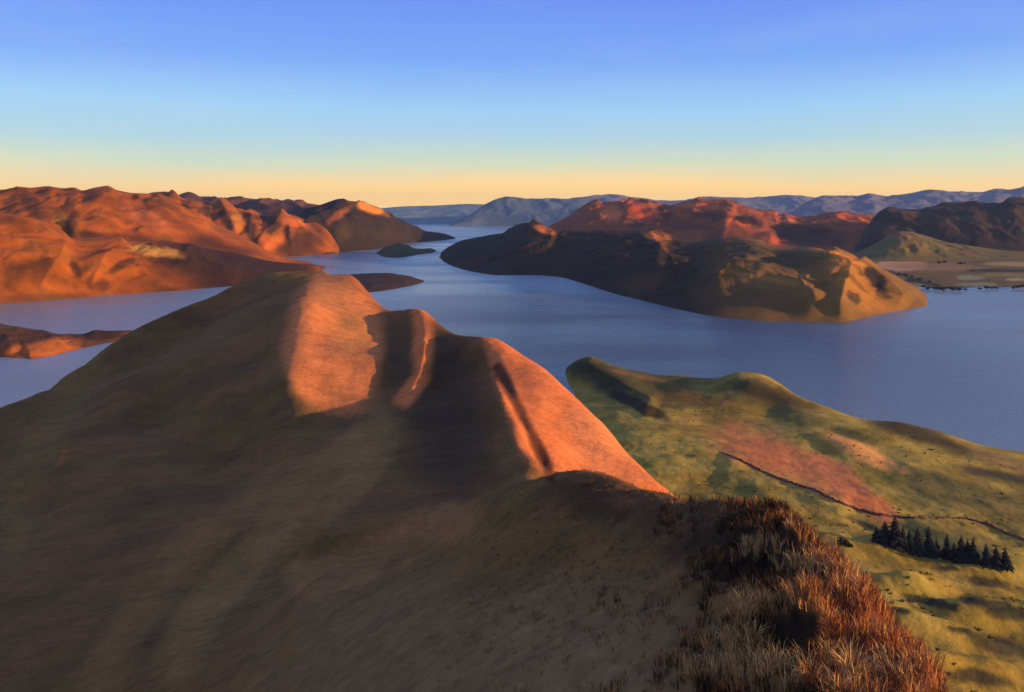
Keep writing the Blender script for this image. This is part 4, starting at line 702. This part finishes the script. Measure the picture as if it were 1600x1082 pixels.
plab = ['dark conifer standing at the left end of the row below the hedge', 'tall dark conifer just left of the tallest one in the row', 'tallest dark conifer, its tip touching the hedge line',
        'dark conifer just right of the tallest one', 'slim dark conifer, second to the right of the tallest one', 'dark conifer midway between the tallest one and the tall broad one', 'tall broad dark conifer in the middle of the row',
        'short dark conifer at the left side of the gap in the row', 'blue black conifer just right of the gap in the row', 'short blue black conifer behind the first ones right of the gap', 'tall pointed blue black conifer in the right half of the row',
        'blue black conifer just right of the tall pointed one in the right half', 'last tall blue black conifer before the faint right end of the row', 'faint conifer, first after the last tall one on the right', 'faint conifer, second from the right end of the row', 'small faint conifer at the right end of the row',
        'short conifer squeezed between the two leftmost ones', 'short conifer squeezed against the left of the tallest one', 'short conifer hidden low against the right of the tallest one', 'short conifer left of the tall broad one, fourth of the short ones',
        'short conifer touching the left side of the tall broad one', 'short conifer touching the right side of the tall broad one', 'short conifer squeezed between tall blue black ones right of the gap', 'low faint conifer between the faint ones near the right end', 'lowest faint conifer next to the right end of the row']
for i, (x, tip, base_) in enumerate(pines):
    X, Y, Z = ground(low_height, x, base_, 380, 2300)
    h = (base_-tip)*Y/F*1.05
    lab = plab[i]
    place_tree(i % 4, (X, Y+(i > 15)*5, Z-0.4), h/26*1.2*(0.85+0.35*random.random()), h/26, lab, 'conifer', 'conifers in the row below the hedge')

# ------------------------------------------------------------------ small round trees and shrubs
M_bush = simple_mat('dark_foliage', (0.030, 0.032, 0.018), 0.4, 0.4)
def bushy(seed, rr, n=170, flat=0.75):
    r = np.random.default_rng(seed); V = []; T = []
    lobes = [(r.normal(size=3)*[0.45, 0.45, 0.25]*rr, rr*(0.45+0.3*r.random())) for _ in range(6)]
    for _ in range(n):
        c, lr = lobes[r.integers(6)]
        d = r.normal(size=3); d /= np.linalg.norm(d); p = c + d*lr*(0.75+0.3*r.random()); p[2] = p[2]*flat+rr*0.75
        a = r.normal(size=3); a -= a.dot(d)*d*0.6; a /= np.linalg.norm(a); bb = np.cross(d, a); s_ = rr*0.2
        b0 = len(V); V += [p-a*s_, p+a*s_, p+bb*s_*1.4+d*s_*0.4]; T.append((b0, b0+1, b0+2))
    return V, T
bprotos = []
for k in range(3):
    V, T = bushy(70+k, 9)
    root = empty('shore_tree', (0, 0, 0))
    cr_ = mesh_obj('crown', V, T, M_bush, smooth=False, parent=root)
    n = 5; TV = [(rr*math.cos(6.283*q/n), rr*math.sin(6.283*q/n), z) for z, rr in ((-1, 0.9), (8, 0.5)) for q in range(n)]
    TQ = [(q, (q+1) % n, n+(q+1) % n, n+q) for q in range(n)]
    bprotos.append((root, [cr_, mesh_obj('trunk', TV, TQ, M_bark, parent=root)]))
bused = set()
shore = [(1443, 450, 6), (1450, 453, 7), (1458, 452, 5), (1466, 454, 8), (1474, 455, 10), (1481, 452, 6), (1490, 455, 9), (1499, 455, 8), (1508, 454, 5), (1530, 453, 5), (1541, 452, 8), (1549, 452, 6), (1556, 452, 5), (1583, 452, 6), (1591, 451, 8), (1598, 450, 7),
         (1468, 412, 5), (1476, 411, 6), (1500, 414, 6), (1508, 413, 4), (1405, 430, 5), (1415, 432, 6), (1425, 434, 5), (1436, 438, 6), (1452, 442, 5), (1520, 424, 4)]
for i, (x, y, hp) in enumerate(shore):
    Z = 3.0 + (455-y)*0.5
    Y = (H-Z)*F/(y-HZ); s_ = hp*Y/F/17.0
    ORD = ['first', 'second', 'third', 'fourth', 'fifth', 'sixth', 'seventh', 'eighth', 'ninth', 'tenth', 'eleventh', 'twelfth', 'thirteenth', 'fourteenth', 'fifteenth', 'sixteenth']
    if i < 16: lab = ORD[i]+' small dark tree from the left on the bank of the far right shore'
    elif i < 20: lab = ORD[i-16]+' small dark tree from the left on the flats beneath the green hillock'
    elif i < 25: lab = ORD[i-20]+' small dark tree from the left in the scrub below the tan field'
    else: lab = 'lone small dark tree between the pale field strips right of the tan field'
    place_tree(i % 3, ((x-800)/F*Y, Y, Z-1), s_*1.2, s_, lab, 'tree', 'small trees on the far right flats', bprotos, bused)
V, T = bushy(90, 5, 260)
for k, (x, y, sc0, lab) in enumerate([(1315, 852, 1.0, 'round dark green shrub alone on the yellow slope left of the conifers'), (1326, 856, 0.6, 'small dark shrub just right of the round one on the yellow slope')]):
    X, Y, Z = ground(low_height, x, y, 380, 2300)
    o = mesh_obj('shrub', np.array(V)*sc0, T, M_bush, smooth=False); o.location = (X, Y, Z-0.8); tag(o, lab, 'shrub')

# ------------------------------------------------------------------ tussock grass on the near knoll
M_grass = simple_mat('dry_grass_blades', (1, 1, 1), 0.25, 3.0, attr=True)
def blades(n, rad, l0, l1, wd, cols, r, spread=0.55):
    """n curved blades round the origin; returns vertices, triangles, colours"""
    a = r.random(n)*6.283; q = np.sqrt(r.random(n))*rad
    bx, by = np.cos(a)*q, np.sin(a)*q
    L = l0+(l1-l0)*r.random(n); lean = spread*(0.25+0.75*r.random(n)); aa = a+r.normal(size=n)*0.5
    dx, dy = np.cos(aa), np.sin(aa); ta = r.random(n)*6.283; tx, ty = np.cos(ta)*wd*0.5, np.sin(ta)*wd*0.5
    base_ = np.stack([bx, by, np.full(n, -0.05)], 1); t = np.stack([tx, ty, np.zeros(n)], 1)
    m = base_+np.stack([dx*L*lean*0.35, dy*L*lean*0.35, L*0.6], 1)
    e = base_+np.stack([dx*L*lean, dy*L*lean, L*(1-0.35*lean)], 1)
    V = np.stack([base_-t, base_+t, m+t*0.8, m-t*0.8, e], 1).reshape(-1, 3)
    o = np.arange(n)[:, None]*5
    T = np.concatenate([o+[0, 1, 2], o+[0, 2, 3], o+[3, 2, 4]], 1).reshape(-1, 3)
    c = np.array(cols)[r.integers(len(cols), size=n)]*(0.75+0.5*r.random((n, 1)))
    C = np.repeat(c[:, None], 5, 1); C = C.reshape(-1, 3)
    return V, T, C
GOLD = [srgb(c) for c in [(216, 176, 108), (198, 150, 84), (178, 124, 72), (226, 192, 130)]]
RUSS = [srgb(c) for c in [(158, 96, 56), (184, 120, 68), (128, 78, 48), (206, 156, 96)]]
DRKG = [srgb(c) for c in [(50, 38, 28), (64, 50, 32), (42, 33, 27), (84, 66, 40)]]
OLVG = [srgb(c) for c in [(124, 96, 58), (140, 108, 66), (108, 86, 52)]]
r = np.random.default_rng(21)
N = 44000
gx = 640+r.random(N)*980; gY = np.sqrt(22**2+(95**2-22**2)*r.random(N))
gz = top_height(gx, gY); gX = (gx-800)/F*gY; _, gy = px_of(gX, gY, gz)
edge = 1115+110*fbm(gx, gy, 90, 4, 301)
wright = sstep(-90, 90, gx-edge+0.2*(gy-850))
keep = (gy < 1110) & (gy > 735) & (r.random(N) < (0.10+0.40*wright)*sstep(640, 900, gx)) & (gY < 90)
Vs, Ts, Cs = [], [], []; off = 0
russ = np.clip(blob(gx, gy, 1390, 1000, 170, 130, 45, 0.6, 0.35), 0, 1)
gold = np.maximum.reduce([blob(gx, gy, *q_, soft=0.5, wob=0.3) for q_ in [(1245, 880, 40, 24, 0), (1175, 945, 45, 20, 0), (1160, 1010, 50, 22, 0), (1340, 1050, 70, 30, 0), (1280, 1070, 60, 18, 0), (1305, 900, 30, 16, 0), (1265, 965, 40, 10, 35), (1130, 1050, 60, 30, 0), (1230, 1060, 60, 24, 0), (1400, 1060, 40, 24, 0), (1180, 860, 24, 18, 0)]])
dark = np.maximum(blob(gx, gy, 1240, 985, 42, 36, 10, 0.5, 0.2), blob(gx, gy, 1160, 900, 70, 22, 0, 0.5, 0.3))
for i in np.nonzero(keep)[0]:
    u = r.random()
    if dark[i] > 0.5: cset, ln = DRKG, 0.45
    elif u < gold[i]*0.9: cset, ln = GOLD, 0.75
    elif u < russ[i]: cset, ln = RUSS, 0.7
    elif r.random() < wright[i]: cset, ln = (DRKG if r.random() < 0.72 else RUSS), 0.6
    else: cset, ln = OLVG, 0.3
    ln *= 0.65+0.7*r.random()
    V, T, C = blades(20 if ln > 0.4 else 12, 0.16+0.16*r.random(), ln*0.5, ln, 0.024, cset, r, 0.4+0.5*r.random())
    V = V+[gX[i], gY[i], gz[i]]
    Vs.append(V); Ts.append(T+off); Cs.append(C); off += len(V)
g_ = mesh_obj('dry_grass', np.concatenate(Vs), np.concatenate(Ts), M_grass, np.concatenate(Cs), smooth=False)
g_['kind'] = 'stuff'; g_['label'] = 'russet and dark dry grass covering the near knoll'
def scatter(name, label, fn, gx_, gY_, size, wd, nb, colsets, fade=None, lean=0.7):
    """many small tufts and low scrub plants on a slope, joined in one mesh"""
    gz_ = fn(gx_, gY_); gX_ = (gx_-800)/F*gY_
    Vs, Ts, Cs = [], [], []; off = 0
    for i in range(len(gx_)):
        sz = size*(0.5+r.random()); V, T, C = blades(nb, 0.35*sz, 0.5*sz, sz, wd*sz, colsets(gx_[i], gY_[i], gz_[i]), r, lean)
        Vs.append(V+[gX_[i], gY_[i], gz_[i]]); Ts.append(T+off); Cs.append(C); off += len(V)
    o = mesh_obj(name, np.concatenate(Vs), np.concatenate(Ts), M_grass, np.concatenate(Cs), smooth=False)
    o['kind'] = 'stuff'; o['label'] = label
n_ = 2200
sx_ = 890+760*r.random(n_); sY_ = np.exp(math.log(480)+(math.log(2200)-math.log(480))*r.random(n_))
sz_ = low_height(sx_, sY_); k_ = (sz_ > 9) & (fbm((sx_-800)/F*sY_, sY_, 140, 4, 411) > 0.05+0.3*r.random(n_))
_, sy_ = px_of((sx_-800)/F*sY_, sY_, sz_)
k_ &= ~((blob(sx_, sy_, 1215, 716, 110, 30, 22, 0.3) > 0.5) | (blob(sx_, sy_, 1335, 768, 90, 20, 36, 0.3) > 0.5))
OLV = [srgb(c) for c in [(112, 102, 50), (130, 114, 56), (94, 84, 44), (146, 126, 62)]]
scatter('low_scrub', 'low olive scrub dotted over the lakeside slopes', low_height, sx_[k_], sY_[k_], 2.4, 0.4, 9, lambda x, Y, z: OLV, lean=1.1)
tus = [(1165, 962, 1.0, 'gold', 'pale golden tussock on the rim above the dark hollow, the upper left one'),
       (1192, 948, 0.8, 'gold', 'orange gold tussock just right of the upper left golden one'),
       (1118, 868, 0.7, 'olive', 'dull olive gold tussock high on the dark shoulder of the knoll'),
       (1168, 852, 0.6, 'gold', 'thin golden tussock standing in the dark grass near the knoll top'),
       (1216, 862, 0.9, 'gold', 'pale upright tussock left of the brightest one near the knoll top'),
       (1246, 893, 1.1, 'gold', 'brightest straw coloured tussock near the top right of the knoll'),
       (1232, 826, 0.5, 'gold', 'small tan tussock at the skyline of the knoll'),
       (1312, 900, 0.9, 'pink', 'pinkish tan tussock on the right edge against the yellow grass'),
       (1340, 925, 0.8, 'pink', 'reddish spiky tussock just below the pinkish one on the right edge'),
       (1140, 1012, 0.9, 'gold', 'golden tussock left of the dark hollow near the bottom'),
       (1178, 1002, 0.8, 'gold', 'leaning pale tussock touching the left side of the dark hollow'),
       (1215, 1050, 0.9, 'gold', 'tall yellow stalked tussock directly below the dark hollow'),
       (1330, 1060, 1.1, 'gold', 'large golden tussock at the bottom of the russet slope'),
       (1395, 1070, 0.9, 'russet', 'russet tussock at the bottom right corner of the knoll'),
       (1270, 1072, 0.9, 'russet', 'orange brown tussock at the bottom edge below the hollow'),
       (1090, 1072, 0.6, 'olive', 'small dull tussock at the bottom edge on the smooth slope')]
for x, y, s_, kind, lab in tus:
    X, Y, Z = ground(top_height, x, y, 20, 120)
    cs = {'gold': GOLD, 'olive': OLVG+GOLD[2:3], 'pink': [srgb((186, 130, 96)), srgb((160, 100, 72)), srgb((140, 80, 56))], 'russet': RUSS}[kind]
    V, T, C = blades(90, 0.26*s_, 0.55*s_, 1.05*s_, 0.028, cs, r, 0.75)
    o = mesh_obj('tussock_grass', V, T, M_grass, C, smooth=False); o.location = (X, Y, Z)
    tag(o, lab, 'grass tussock', 'tussocks standing out on the near knoll')
